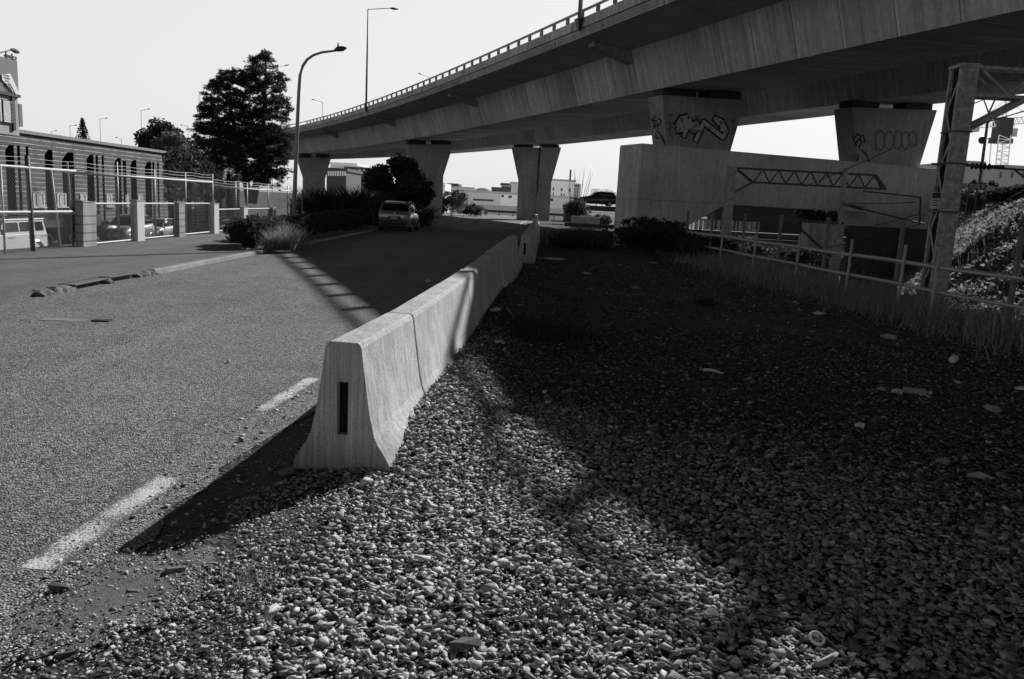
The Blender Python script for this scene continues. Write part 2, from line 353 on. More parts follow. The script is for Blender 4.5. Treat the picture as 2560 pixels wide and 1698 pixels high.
m = sweep([(-5.82, 9.26), (-3.29, 9.021), (3.0, 9.351), (8.1, 9.601), (14.8, 10.101), (17.3, 10.35), (17.3, 10.75), (-5.95, 9.63)], S0, S1); m.build("deck_slab", M_SOF, ov)
pr = [(-5.83, 9.262)]
for i in range(4): z = 9.262 + .085 * i; pr += [(-5.90 - .012 * i, z + .004), (-5.90 - .012 * i, z + .06), (-5.875 - .012 * i, z + .064), (-5.875 - .012 * i, z + .084)]
pr += [(-5.93, 9.6), (-5.7, 9.62), (-5.7, 9.27)]
m = sweep(pr, S0, S1); m.build("fascia", M_FAS, ov)
m = sweep([(-6.03, 9.635), (-6.0, 10.06), (-5.82, 10.1), (-5.7, 9.66)], S0, S1); m.build("parapet", M_PAN, ov)
m = sweep([(17.1, 10.75), (17.4, 10.75), (17.4, 11.6), (17.15, 11.6)], S0, S1); m.build("parapet", M_PAN, ov)
M_RAIL = plain("galvanised_dark", .16, .5, .6)
m = sweep([(-6.02, 10.335), (-6.02, 10.42), (-5.92, 10.42), (-5.92, 10.335)], S0, S1); m.build("hand_rail", M_RAIL, ov)
for i in range(64):
    s = -26 + 1.56 * i; t = bth(s); m = MB(); c = bp(s, -5.96, 10.2); m.box(c, (.1, .22, .235), rz=t); m.build("rail_post", M_RAIL, ov)
M_BRK = concrete("bracket_concrete", .36, False, 0, .3)
for s in (-19.5, 2.5, 24.6, 46.6, 68.6, 93.):
    t = bth(s); n_ = Vector((math.cos(t), math.sin(t), 0)); tv = Vector((-math.sin(t), math.cos(t), 0)); m = MB()
    pts = [bp(s, -5.2, 9.19) - tv * .3, bp(s, -5.2, 8.98) - tv * .3, bp(s, -3.15, 8.45) - tv * .3, bp(s, -3.25, 9.0) - tv * .3]
    m.prism(pts, tv * .6); m.build("bracket", M_BRK, ov)
m = MB(); pts = [bp(44, 9.8, 7.55), bp(43.6, 9.8, 7.55)]
# piers
M_PIER = concrete("pier_concrete", .4, False, 0, .35, blot=.35); M_BEAR = plain("bearing_dark", .05, .8)
def pier(sf, oL, oR, ztop, bL, bR, zwaist, zbase, label, zbear, L=1.25):
    t = bth(sf); tv = Vector((-math.sin(t), math.cos(t), 0)); p0 = bp(sf, (oL + oR) / 2, zbase)
    th = thing("bridge_pier", label, "bridge pier", tuple(p0), 0, "concrete piers under the overpass")
    def P(o, z, dz=0): q = bp(sf, o, 0); q.z = z; return q
    zt = ztop
    prof = [P(bL, zbase), P(bR, zbase), P(bR, zwaist), P(oR, zt[1]), P(oL, zt[0]), P(bL, zwaist)]
    m = MB(); m.prism(prof, tv * L); m.build("shaft", M_PIER, th, bevel=.06)
    for o in (oL + 1.05, oR - 1.05):
        m = MB(); a = P(o, 0); f = (o - oL) / (oR - oL); z0 = zt[0] + (zt[1] - zt[0]) * f; zz = zbear[0] + (zbear[1] - zbear[0]) * f - .0015 * sf
        m.box((a.x + tv.x * L / 2, a.y + tv.y * L / 2, (z0 + zz) / 2), (1.75, .9, zz - z0 - .004), rz=t); m.build("bearing", M_BEAR, th)
    return th, P, tv, Vector((math.cos(t), math.sin(t), 0))
A1, PA1, TA1, NA1 = pier(0, -2.75, 1.8, (6.82, 7.02), -2.25, 1.2, 4.56, 4.56, "flared concrete pier with bold outlined graffiti lettering, above the portal's left leg", (7.13, 7.41))
B1, PB1, TB1, NB1 = pier(-.3, 7.9, 13.55, (7.2, 7.56), 8.65, 12.85, 4.6, 4.56, "flared concrete pier with faint bubble graffiti, standing above the portal's right end", (7.51, 7.93))
A2, PA2, TA2, NA2 = pier(44, -2.65, 2.0, (6.64, 6.98), -1.6, 1.1, 3.9, -.6, "tall flared pier half hidden behind the dark leafy tree by the parked car", (7.13, 7.42))
B2, PB2, TB2, NB2 = pier(44, 8.74, 13.86, (7.22, 7.58), 9.7, 12.95, 3.95, -.8, "middle flared pier with a dark drain pipe running down its face", (7.57, 7.95))
A3, PA3, TA3, NA3 = pier(87.3, -2.85, 1.9, (6.42, 6.75), -1.9, 1.05, 3.7, -2.5, "distant flared pier farthest left, behind the tall street lamp", (7.13, 7.41))
M_PIPE = plain("pipe_dark", .05, .5)
a = PB2(11.35, 0) - TB2 * .08
m = MB(); m.tube([(a.x, a.y, 9.4), (a.x, a.y, 2.95)], .07); m.build("drain_pipe", M_PIPE, B2)
m = MB(); m.tube([(a.x, a.y, 2.95), (a.x, a.y, .2)], .06); m.build("drain_pipe", plain("pipe_pale", .45, .5), B2)
# portal frame carrying two of the piers over the railway
PT = thing("railway_portal", "massive concrete portal frame spanning the railway beneath the graffiti pier", "portal frame", tuple(bp(-.9, 4, 0)))
M_PORT = concrete("portal_concrete", .6, False, 0, .25, joints=(1.05, .1), blot=.3)
def PP(o, z): q = bp(-.9, o, 0); q.z = z; return q
tv = TA1
m = MB(); m.prism([PP(-4.1, 4.55), PP(-4.1, 2.12), PP(14.1, 2.12), PP(14.1, 4.55)], tv * 2.0); M_PORT; m.build("crossbeam", M_PORT, PT, bevel=.04)
m = MB(); m.prism([PP(-4.1, 2.118), PP(-4.1, -2.2), PP(-1.3, -2.2), PP(-1.3, 1.1), PP(.55, 2.118)], tv * 2.0); m.build("leg", M_PORT, PT)
m = MB(); m.prism([PP(9.0, 2.118), PP(10.4, .6), PP(10.9, -2.2), PP(14.0, -2.2), PP(14.0, 2.118)], tv * 2.0); m.build("leg", M_PORT, PT)
# ================================================================ concrete barriers
def barrier_mat():
    k = NB("barrier_concrete"); c = k.coord(); u = k.coord('Object', (9, 9, .35))
    big = k.noise(c, 1.3, 5); fin = k.noise(c, 70, 3, .8); st = k.noise(u, 3.2, 5, .7); st2 = k.noise(k.coord('Object', (22, 22, .5)), 2.5, 3, .6)
    pit = k.voro(c, 26, 'Distance')
    val = k.ma('MULTIPLY', k.rng(big, .72, 1.22), k.rng(fin, .72, 1.28)); val = k.ma('MULTIPLY', val, k.rng(st, .62, 1.25)); val = k.ma('MULTIPLY', val, k.rng(st2, .85, 1.15))
    s = k.new("ShaderNodeSeparateXYZ"); k.link(c, s.inputs[0])
    low = k.rng(k.ma('ADD', s.outputs[2], k.ma('MULTIPLY', big, .3)), .62, 1., .1, .36)      # grime near the foot
    val = k.ma('MULTIPLY', val, low); val = k.ma('MULTIPLY', val, k.rng(pit, .5, 1., .04, .11))
    k.color(k.ma('MULTIPLY', val, .56)); k.b.inputs['Roughness'].default_value = .9; k.bump(k.ma('ADD', fin, k.ma('MULTIPLY', big, 1.5)), .5, .01); return k.m
M_BAR = barrier_mat(); M_SLOT = plain("slot_dark", .012, .9)
PROF = [(0, .31), (.07, .298), (.13, .262), (.19, .222), (.26, .192), (.36, .172), (.5, .150), (.66, .127), (.78, .112), (.805, .1), (.815, .085)]
def barrier(xa, ya, xb, yb, label, end_slot=True, dz=0.):
    a, b = Vector((xa, ya, dz)), Vector((xb, yb, dz)); d = (b - a); L = d.length; d.normalize(); rz = math.atan2(d.y, d.x) - PI / 2
    root = thing("concrete_barrier", label, "barrier", (xa, ya, dz), rz, "concrete barriers along the road")
    m = MB(); n = len(PROF); ns = max(2, int(L / .16)) if ya < 15 else 1; o2 = 2 * n
    for r_ in range(ns + 1):
        y = L * r_ / ns; inner = 0 < r_ < ns
        for s_ in (-1, 1): m.v += [(s_ * (w - (abs(rnd.gauss(0, .0022)) if inner and i_ > 6 else 0)), y, z - (abs(rnd.gauss(0, .002)) if inner and i_ > 8 else 0)) for i_, (z, w) in enumerate(PROF)]
    for r_ in range(ns):
        p, q = r_ * o2, (r_ + 1) * o2
        for i in range(n - 1):
            m.f.append((p + i, p + i + 1, q + i + 1, q + i)); m.f.append((p + n + i + 1, p + n + i, q + n + i, q + n + i + 1))
        m.f.append((p + n - 1, p + 2 * n - 1, q + 2 * n - 1, q + n - 1))
    o2 = ns * 2 * n
    m.f.append(tuple(range(o2, o2 + n)) + tuple(range(o2 + 2 * n - 1, o2 + n - 1, -1)))
    if not end_slot: m.f.append(tuple(range(n - 1, -1, -1)) + tuple(range(n, 2 * n)))
    else:
        zl = [(0, .31), (.07, .298), (.13, .262), (.19, .222), (.24, .2), (.36, .172), (.5, .150), (.57, .14), (.66, .127), (.78, .112), (.805, .1), (.815, .085)]
        h = .034; bs = len(m.v)
        for z, wd in zl: m.v += [(-wd, 0, z), (-h, 0, z), (h, 0, z), (wd, 0, z), (-h, .05, z), (h, .05, z)]
        for i in range(len(zl) - 1):
            p, q = bs + 6 * i, bs + 6 * (i + 1); m.f += [(p, p + 1, q + 1, q), (p + 2, p + 3, q + 3, q + 2)]
            if .23 < zl[i][0] < .56: m.f += [(p + 1, p + 4, q + 4, q + 1), (p + 5, p + 2, q + 2, q + 5)]
            else: m.f.append((p + 1, p + 2, q + 2, q + 1))
        i0 = bs + 6 * 4; i1 = bs + 6 * 7; m.f += [(i0 + 1, i0 + 2, i0 + 5, i0 + 4), (i1 + 2, i1 + 1, i1 + 4, i1 + 5)]
    m.build("barrier_body", M_BAR, root, local=True, bevel=.012 if not end_slot else 0)
    if end_slot:
        m = MB(); m.box((0, .0495, .405), (.066, .003, .328)); m.build("slot", M_SLOT, root, local=True)
    return root
ends = [4.72, 6.06, 9.28, 10.35, 14.3, 18.2, 22.1]
labs = ["nearest pale concrete barrier block with a dark slot in its flared end", "sunlit concrete barrier block second from the near end, streaked by rain", "short concrete barrier block where the rail's shadow crosses it",
        "shaded concrete barrier block just beyond the sunlit ones", "shaded concrete barrier block in the middle of the near run", "shaded concrete barrier block ending beside the next run's slotted end"]
for i in range(6):
    ya, yb = ends[i] + (.012 if i else 0), ends[i + 1] - .012
    barrier(barrier_x(ya) + (.004 if i % 2 else 0), ya, barrier_x(yb), yb, labs[i], i == 0, -.0 if i != 3 else -.02)
far = [22.95, 29, 35, 41, 47, 53, 59, 65, 71]
fl = ["distant barrier block showing a pale slotted end, start of the far run", "second block of the far barrier run, in deep shade", "third block of the far barrier run", "fourth block of the far barrier run", "fifth block of the far barrier run",
      "sixth block of the far barrier run", "seventh block of the far barrier run, near the road's end", "last block of the far barrier run, pale where it catches light"]
for i in range(8):
    ya, yb = far[i] + .01, far[i + 1] - .01
    o = .31 * (1 - i / 8)
    barrier(barrier_x(ya) + o, ya, barrier_x(yb) + o - .05, yb, fl[i], i == 0)
# ================================================================ gravel, grass, litter
def stone_protos(n, lo, hi, seed):
    import bmesh
    r = random.Random(seed); out = []
    for _ in range(n):
        bm = bmesh.new(); fl = r.uniform(.12, .36); wd = r.uniform(.45, .85)
        sk = r.uniform(-.45, .45); ty = r.random()
        if ty < .74:                             # a split block or plate: jittered corners, now and then one knocked off
            for cx in (-1, 1):
                for cy in (-1, 1):
                    for cz in (-1, 1):
                        if r.random() < .93: bm.verts.new((cx * r.uniform(.55, 1.) + sk * cz * fl, cy * wd * r.uniform(.5, 1.), cz * fl * r.uniform(.5, 1.) + .1 * cx * r.uniform(-1, 1)))
        elif ty < .92:                           # a wedge
            for cy in (-1, 1):
                bm.verts.new((-r.uniform(.6, 1), cy * wd * r.uniform(.6, 1), -fl)); bm.verts.new((r.uniform(.7, 1.1), cy * wd * r.uniform(.3, .9), -fl * r.uniform(.2, 1))); bm.verts.new((r.uniform(-.6, .3), cy * wd * r.uniform(.4, .9), fl * r.uniform(.8, 1.5)))
        else:
            for _k in range(r.randint(7, 9)):
                t = r.uniform(0, 2 * PI); z = r.choice((-1, 1)) * r.uniform(.5, 1); j = r.uniform(.65, 1.15); bm.verts.new((math.cos(t) * j, math.sin(t) * j * wd, z * j * fl))
        bmesh.ops.convex_hull(bm, input=bm.verts); loose = [v for v in bm.verts if not v.link_faces]; bmesh.ops.delete(bm, geom=loose, context='VERTS')
        bmesh.ops.triangulate(bm, faces=bm.faces); bm.verts.index_update()
        out.append((np.array([v.co[:] for v in bm.verts], np.float32), np.array([[v.index for v in f.verts] for f in bm.faces], np.int32))); bm.free()
    return out
def rots(n, tilt):
    a = NR.uniform(0, 2 * PI, n); ax = NR.normal(0, tilt, n); ay = NR.normal(0, tilt, n)
    ca, sa = np.cos(a), np.sin(a); cx, sx = np.cos(ax), np.sin(ax); cy, sy = np.cos(ay), np.sin(ay)
    Rz = np.zeros((n, 3, 3)); Rz[:, 0, 0] = ca; Rz[:, 0, 1] = -sa; Rz[:, 1, 0] = sa; Rz[:, 1, 1] = ca; Rz[:, 2, 2] = 1
    Rx = np.zeros((n, 3, 3)); Rx[:, 0, 0] = 1; Rx[:, 1, 1] = cx; Rx[:, 1, 2] = -sx; Rx[:, 2, 1] = sx; Rx[:, 2, 2] = cx
    Ry = np.zeros((n, 3, 3)); Ry[:, 1, 1] = 1; Ry[:, 0, 0] = cy; Ry[:, 0, 2] = sy; Ry[:, 2, 0] = -sy; Ry[:, 2, 2] = cy
    return Rx @ Ry @ Rz
def scatter_stones(P, size, protos, tilt, tones):
    n = len(P); Rm = rots(n, tilt); which = NR.integers(0, len(protos), n); V = []; F = []; T = []; off = 0
    for k, (pv, pf) in enumerate(protos):
        ix = np.nonzero(which == k)[0]
        if not len(ix): continue
        v = np.einsum('nij,vj->nvi', Rm[ix], pv) * size[ix, None, None] + P[ix, None, :]
        m = len(pv); V.append(v.reshape(-1, 3)); T.append(np.repeat(tones[ix], m))
        F.append((pf[None] + (np.arange(len(ix)) * m)[:, None, None] + off).reshape(-1, 3)); off += len(ix) * m
    return np.concatenate(V), np.concatenate(F), np.concatenate(T)
k = NB("crushed_stone"); c = k.coord(); at_ = k.new("ShaderNodeAttribute"); at_.attribute_name = "tone"
n1 = k.noise(c, 45, 4, .7); n2 = k.noise(c, 240, 2, .6)
k.color(k.ma('MULTIPLY', k.ma('MULTIPLY', at_.outputs['Fac'], k.rng(n1, .72, 1.25)), k.rng(n2, .8, 1.2))); k.b.inputs['Roughness'].default_value = .95; k.b.inputs['Specular IOR Level'].default_value = .1; k.bump(k.ma('ADD', n1, n2), .8, .006)
M_GRAVEL = k.m
ZGV = np.vectorize(zg)
def in_gravel(x, y):
    bx = np.interp(y, [4.7, 6.1, 9.3, 14, 22, 40, 70], [-1.01, -.87, -.66, -.47, -.12, .62, 1.55])
    fx = 7.45 - .062 * (y - 12)
    left = np.where(y > 4.75, bx + .13, np.where(y > 3.4, -1.35 - .12 * np.sin(5 * y), -1.28 - .55 * (3.4 - y) + .1 * np.sin(9 * y)))
    return (x > left) & (x < fx + .5)
_da, _db = gd(395, 1430), gd(215, 1545)
def in_dirt(x, y):
    dx, dy = _db.x - _da.x, _db.y - _da.y; L = math.hypot(dx, dy); a = ((x - (_da.x + _db.x) / 2) * dx + (y - (_da.y + _db.y) / 2) * dy) / L; b = ((x - (_da.x + _db.x) / 2) * -dy + (y - (_da.y + _db.y) / 2) * dx) / L
    return (a / (L * .85)) ** 2 + (b / .15) ** 2 + .25 * np.sin(23 * x) * np.sin(19 * y) < 1
def patch(x, y):                     # uneven cover: bare soil showing in places
    f = .5 + .5 * np.sin(1.9 * x + .8 * y + 1.) * np.sin(.7 * x - 1.6 * y) ; g = .5 + .5 * np.sin(4.3 * x - 2.9 * y)
    return .5 + .5 * (.7 * f + .3 * g)
def gen(x0, x1, y0, y1, dens, smin, smax, far=.6):
    n = int((x1 - x0) * (y1 - y0) * dens); x = NR.uniform(x0, x1, n); y = NR.uniform(y0, y1, n)
    ok = in_gravel(x, y) & ~in_dirt(x, y) & (NR.uniform(0, 1, n) < patch(x, y)) & (abs(x) < .72 * y + 1.2); x, y = x[ok], y[ok]; n = len(x)
    k_ = NR.uniform(0, 1, n) < np.clip((y1 - y) / far, 0, 1); x, y = x[k_], y[k_]; n = len(x)      # thin out towards the far edge so that the bands run together
    s = (smin + (smax - smin) * NR.beta(1.1, 3.0, n)) * np.where(x < -.95, .6, 1.) * np.where(NR.uniform(0, 1, n) < .02, 1.6, 1.)
    return x, y, s
PR = stone_protos(30, 9, 12, 41); PR = [q for q in PR if len(q[0]) >= 8] or PR; PA = stone_protos(40, 8, 11, 3); PB_ = stone_protos(24, 7, 9, 5)
sets = [gen(-2.6, 4.7, 1.9, 6.8, 3600, .006, .036), gen(-1, 7.5, 5.6, 11.5, 950, .008, .034), gen(-.8, 7.8, 11, 26, 130, .012, .042)]
# stray stones on the dirt and the edge of the road
n = 1500; a = NR.uniform(0, 2 * PI, n); r = NR.normal(1.0, .3, n); dl = math.hypot(_db.x - _da.x, _db.y - _da.y); e1 = dl * .9 * r * np.cos(a); e2 = .24 * r * np.sin(a); ux, uy = (_db.x - _da.x) / dl, (_db.y - _da.y) / dl; sets.append(((_da.x + _db.x) / 2 + e1 * ux - e2 * uy, (_da.y + _db.y) / 2 + e1 * uy + e2 * ux, .003 + .016 * NR.beta(1, 5, n)))
n = 900; y = NR.uniform(1.9, 8, n); x = -1.55 + NR.normal(-.05, .28, n); ok = (x < np.where(y > 4.6, -1.25, -1.0)) & (x > -2.6); sets.append((x[ok], y[ok], .006 + .03 * NR.beta(1, 5, ok.sum())))
Vs, Fs, Ts, off = [], [], [], 0
for i, (x, y, s) in enumerate(sets):
    z = ZGV(x, y) + s * NR.uniform(.0, .5, len(s)) + (.02 if i < 2 else .0) * NR.uniform(0, 1, len(s))
    if i == 3: z = np.full(len(s), .02)
    if i == 4: z = np.where(x < -1.6, .012, .0) + s * .2
    q = np.clip((y + .55 * (x - .6) - 3.9) / 3.6, 0, 1); q = q * q * (3 - 2 * q); q = q if i < 3 else q * 0; t = np.clip(np.exp(NR.normal(0, 1, len(s)) * (.5 + .25 * q)) * (.48 - .35 * q), .03, .66)  # tone drops away from the sunlit wedge: darker ground plus painted shade
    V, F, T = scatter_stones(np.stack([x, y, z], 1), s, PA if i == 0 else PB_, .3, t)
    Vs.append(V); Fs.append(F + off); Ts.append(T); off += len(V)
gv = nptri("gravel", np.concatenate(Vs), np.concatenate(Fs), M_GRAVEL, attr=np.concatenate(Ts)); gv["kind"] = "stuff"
k = NB("fine_dirt"); c = k.coord(); n1 = k.noise(c, 5, 5, .7); n2 = k.noise(c, 90, 5, .85); k.color(k.ma('MULTIPLY', k.ma('MULTIPLY', k.rng(n1, .65, 1.3), k.rng(n2, .3, 1.8)), .17)); k.b.inputs['Roughness'].default_value = .95; k.bump(k.ma('ADD', n2, n1), 1., .012)
m = MB(); n = 40; cx, cy = (_da.x + _db.x) / 2, (_da.y + _db.y) / 2; L = math.hypot(_db.x - _da.x, _db.y - _da.y); ux, uy = (_db.x - _da.x) / L, (_db.y - _da.y) / L
for i in range(n):
    a = 2 * PI * i / n; r = 1.2 + .12 * math.sin(5 * a) + .08 * math.sin(11 * a + 1) + rnd.uniform(-.06, .06); p_, q_ = L * .9 * r * math.cos(a), .24 * r * math.sin(a); X_, Y_ = cx + p_ * ux - q_ * uy, cy + p_ * uy + q_ * ux; m.v.append((X_, Y_, max(zg(X_, Y_), .0) + .009))
m.v.append((cx, cy, .022)); m.f = [(i, (i + 1) % n, n) for i in range(n)]; struct(m.build("bare_dirt", k.m, smooth=True))
# single rocks that stand out
M_ROCK = plain("rock_grey", .17, .85, var=.4, scale=14, bump=.6)
def rock(u, v, size, label, tone=.17, tilt=(0, 0, 0), sq=(1, .8, .6)):
    p = gd(u, v, .03); p.z = zg(p.x, p.y); pv, pf = rnd.choice(PR); M = Matrix.Rotation(tilt[2], 3, 'Z') @ Matrix.Rotation(tilt[0], 3, 'X') @ Matrix.Rotation(tilt[1], 3, 'Y')
    m = MB(); mx_ = max(abs(pv[:, 0])); mz = max(abs(pv[:, 2]))
    vs = [M @ Vector((a[0] / mx_ * size * sq[0], a[1] / mx_ * size * sq[1], a[2] / mz * size * sq[2])) for a in pv]; lo = min(q.z for q in vs)
    m.add([q + p - Vector((0, 0, lo + .012)) for q in vs], [tuple(f) for f in pf]); o = m.build("rock", plain("rock_%02d" % int(tone * 100), tone, .85, var=.4, scale=14, bump=.6)); tag(o, label, "rock")
D_ = 1.0829
rock(1070 * D_, 1480 * D_, .06, "large dark wedge-shaped rock standing on edge at the bottom of the gravel", .09, (1.2, .2, .5), (1, .55, .95))
rock(1640 * D_, 1415 * D_, .055, "tall pale pointed rock at the gravel's shadow edge", .2, (1.3, .1, 1.0), (.9, .6, .8))
rock(1190 * D_, 1220 * D_, .05, "dark upright rock in the middle of the sunlit gravel", .11, (1.3, .5, .2), (1, .5, .7))
rock(1375 * D_, 1053 * D_, .062, "pale flat oval stone lying alone just inside the shade", .5, (.1, .05, .2), (1, .7, .3))
rock(405 * D_, 1310 * D_, .042, "biggest blocky rock on the bare dirt by the painted line", .2, (.3, .2, .6), (1, .8, .8))
rock(140 * D_, 1352 * D_, .04, "dark flat rock casting a shadow at the road's dirt edge", .08, (.2, .3, .3), (1.3, .7, .6))
rock(318 * D_, 1358 * D_, .042, "low elongated rock on the bare dirt patch", .17, (.1, .1, .2), (1.3, .6, .4))
rock(150 * D_, 1498 * D_, .03, "dark lump of rock near the photo's bottom left corner", .07, (.2, .3, .9), (1, .8, .7))
rock(2290, 1655, .05, "squarish pale rock in the dark gravel at the bottom right", .3, (.3, .4, .9), (1, .9, .7))
rock(1750 * D_, 1180 * D_, .045, "pale lumpy stone in the shaded gravel right of the light's edge", .33, (.1, .2, .9), (1.1, .8, .5))
rock(715, 1175, .05, "pale knob of broken concrete at the near barrier's left foot", .25, (.2, .1, .9), (1.2, .7, .6))
# ---- grass and weeds
def grass_mat(name, v, thru=1.2):
    k = NB(name); a = k.new('ShaderNodeAttribute'); a.attribute_name = 'tone'; q = k.ma('MULTIPLY', a.outputs['Fac'], v); k.color(q); k.b.inputs['Roughness'].default_value = .7; k.b.inputs['Specular IOR Level'].default_value = .3
    tr = k.new('ShaderNodeBsdfTranslucent'); k.link(k.ma('MULTIPLY', q, thru), tr.inputs['Color']); ad = k.new('ShaderNodeMixShader'); ad.inputs[0].default_value = .42; k.link(k.b.outputs[0], ad.inputs[1]); k.link(tr.outputs[0], ad.inputs[2]); k.link(ad.outputs[0], k.out.inputs['Surface']); return k.m
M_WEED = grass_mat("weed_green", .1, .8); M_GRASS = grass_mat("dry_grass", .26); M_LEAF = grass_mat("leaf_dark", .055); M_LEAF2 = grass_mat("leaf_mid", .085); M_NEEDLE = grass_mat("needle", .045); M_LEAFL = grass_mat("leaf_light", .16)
def blades(x, y, h, name, mat, wd=.006, lean=.45, zoff=0., parent=None, z=None):
    n = len(x); z = (ZGV(x, y) if z is None else z) + zoff; a = NR.uniform(0, 2 * PI, n); l = NR.normal(0, lean, n); b = NR.uniform(0, 2 * PI, n)
    B = np.stack([x, y, z], 1); dx = np.stack([np.cos(a), np.sin(a), np.zeros(n)], 1) * (wd * NR.uniform(.6, 1.5, n))[:, None]
    ln = np.stack([np.cos(b) * np.sin(l), np.sin(b) * np.sin(l), np.cos(l)], 1) * h[:, None]
    mid = B + ln * .55; tip = B + ln + np.stack([np.cos(b) * h * .22 * np.sign(l), np.sin(b) * h * .22 * np.sign(l), -.08 * h], 1)
    V = np.stack([B - dx, B + dx, mid + dx * .8, mid - dx * .8, tip], 1).reshape(-1, 3); o = np.arange(n)[:, None] * 5
    F = np.concatenate([o + np.array([0, 1, 2]), o + np.array([0, 2, 3]), o + np.array([3, 2, 4])], 0)
    T = np.repeat(NR.uniform(.45, 1.7, n), 5)
    return nptri(name, V, F, mat, parent, attr=T)
n = 26000; y = 3.5 + 24 * NR.uniform(0, 1, n) ** .9; x = 7.45 - .062 * (y - 12) + NR.normal(-.15, .55, n) + np.abs(NR.normal(0, .7, n)) * .8
ok = x < 7.45 - .062 * (y - 12) + 3; gr = blades(x[ok], y[ok], NR.gamma(4, .07, ok.sum()) + .05, "grass", M_GRASS, .006); gr["kind"] = "stuff"
n = 15000; cx = NR.uniform(-1.3, 6.8, 70); cy = NR.uniform(2.3, 20, 70); i = NR.integers(0, 70, n); x = cx[i] + NR.normal(0, .16, n); y = cy[i] + NR.normal(0, .2, n)
ok = in_gravel(x, y); wd_ = blades(x[ok], y[ok], NR.gamma(3, .008, ok.sum()) + .01, "weeds", M_WEED, .0025, .8); wd_["kind"] = "stuff"
n = 1500; cx = NR.uniform(-1.3, .6, 30); cy = NR.uniform(2.3, 3.4, 30); i = NR.integers(0, 30, n); x = cx[i] + NR.normal(0, .13, n); y = cy[i] + NR.normal(0, .1, n)
w2 = blades(x, y, NR.gamma(3, .008, n) + .01, "weeds", M_WEED, .0018, .9); w2["kind"] = "stuff"
n = 22000; x = NR.uniform(10.5, 40, n); y = NR.uniform(16, 60, n); ok = x > np.maximum(10.5, .4 * y); bk = blades(x[ok], y[ok], NR.gamma(4, .05, ok.sum()) + .06, "grass", grass_mat("bank_grass", .25), .02, .7); bk["kind"] = "stuff"
# weed tufts at the barrier's foot, one by one
def tuft(x, y, n, h, label, mat=M_GRASS, sp=.06, wdt=.004):
    z = np.full(n, zg(x, y) + .02); t = thing('weed_tuft', label, 'weed', (x, y, zg(x, y))); blades(x + NR.normal(0, sp, n), y + NR.normal(0, sp, n), NR.uniform(.3, 1, n) * h, 'foliage', mat, wdt, .5, parent=t, z=z); return t
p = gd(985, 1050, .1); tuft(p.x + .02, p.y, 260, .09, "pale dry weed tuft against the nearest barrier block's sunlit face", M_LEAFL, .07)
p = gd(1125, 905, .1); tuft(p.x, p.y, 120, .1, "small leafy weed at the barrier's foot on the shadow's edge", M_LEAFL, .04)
p = gd(1258, 1070, .03); tuft(p.x, p.y, 30, .12, "thin grass sprig standing in the sunlit gravel", M_GRASS, .02)
p = gd(620, 1470, 0); tuft(p.x, p.y, 300, .03, "low weed clump with pale flowers on the gravel near the road", M_GRASS, .09, .003)
p = gd(1390, 1545, 0); tuft(p.x, p.y, 260, .03, "dark low weed clump in a hollow of the near gravel", M_LEAF, .08, .003)
p = gd(1330, 838, .05); tuft(p.x, p.y, 1500, .3, "dark heap of dead weeds on the shaded gravel beside the barrier", M_LEAF, .34, .006)
p = gd(1765, 760, .05); tuft(p.x, p.y, 260, .22, "small dark weed standing alone on the shaded gravel towards the fence", M_LEAF, .1, .006)
# ---- litter
M_LIT = plain("litter_white", .75, .7, var=.2); M_LITG = plain("litter_grey", .4, .7, var=.3); M_WOOD = plain("stick_pale", .42, .8, var=.4, scale=30)
def scrap(u, v, wpx, hpx, label, kind="paper_scrap", cat="litter", mat=None, rz=None):
    p = gd(u, v, .03); p.z = zg(p.x, p.y) + .035; dist = p.y; a = wpx * dist / CF / 2; b = max(hpx * dist / CF / 2 / max(.08, (CH) / math.hypot(p.y, 1e-3)), .02); b = min(b, a * 1.2)
    m = MB(); n = 9; rz = rnd.uniform(-.5, .5) if rz is None else rz
    top = []
    for i in range(n):
        t = 2 * PI * i / n; r = rnd.uniform(.75, 1.1); x, y = a * r * math.cos(t), b * r * math.sin(t); top.append((p.x + x * math.cos(rz) - y * math.sin(rz), p.y + x * math.sin(rz) + y * math.cos(rz), p.z + rnd.uniform(-.01, .025)))
    vs = top + [(q[0], q[1], q[2] - .012) for q in top] + [(p.x, p.y, p.z + .03)]
    m.add(vs, [(i, (i + 1) % n, 2 * n) for i in range(n)] + [((i + 1) % n, i, i + n, (i + 1) % n + n) for i in range(n)] + [tuple(range(2 * n - 1, n - 1, -1))])
    return tag(m.build(kind, mat or M_LIT), label, cat)
scrap(1384, 646, 52, 7, "long thin white strip of litter lying beyond the second run's slotted end", mat=M_LIT)
scrap(1466, 684, 26, 7, "crumpled white scrap lying in the middle of the shaded gravel")
scrap(1590, 721, 24, 4, "thin pale scrap on the gravel right of the crumpled white one", mat=M_LITG)
scrap(1634, 657, 22, 7, "pale boxy scrap at the foot of the dark bush beneath the portal", "crushed_box", "litter", M_LITG)
scrap(1071, 703, 16, 6, "white scrap lying on the shaded road left of the barriers")
scrap(1238, 810, 30, 8, "pale flattened cup by the barrier's foot in the shade", "flattened_cup", "litter", M_LIT)
scrap(1248, 893, 26, 6, "pale strip of paper on the gravel below the flattened cup", mat=M_LITG)
scrap(2048, 781, 34, 18, "crumpled pale bag in the grass in front of the fence", "plastic_bag", "litter", M_LIT)
scrap(2148, 1066, 30, 8, "torn white wrapper in the middle of the dark gravel", "torn_wrapper")
scrap(2205, 972, 22, 6, "left of three pale scraps in a row on the dark gravel", mat=M_LITG); scrap(2243, 977, 28, 7, "middle of three pale scraps in a row on the dark gravel", mat=M_LIT)
scrap(2357, 1153, 40, 8, "flat pale wrapper low in the dark gravel on the right", "flat_wrapper", mat=M_LITG)
scrap(2450, 1190, 60, 6, "long pale strip of litter in the dark gravel near the right edge", mat=M_LITG)
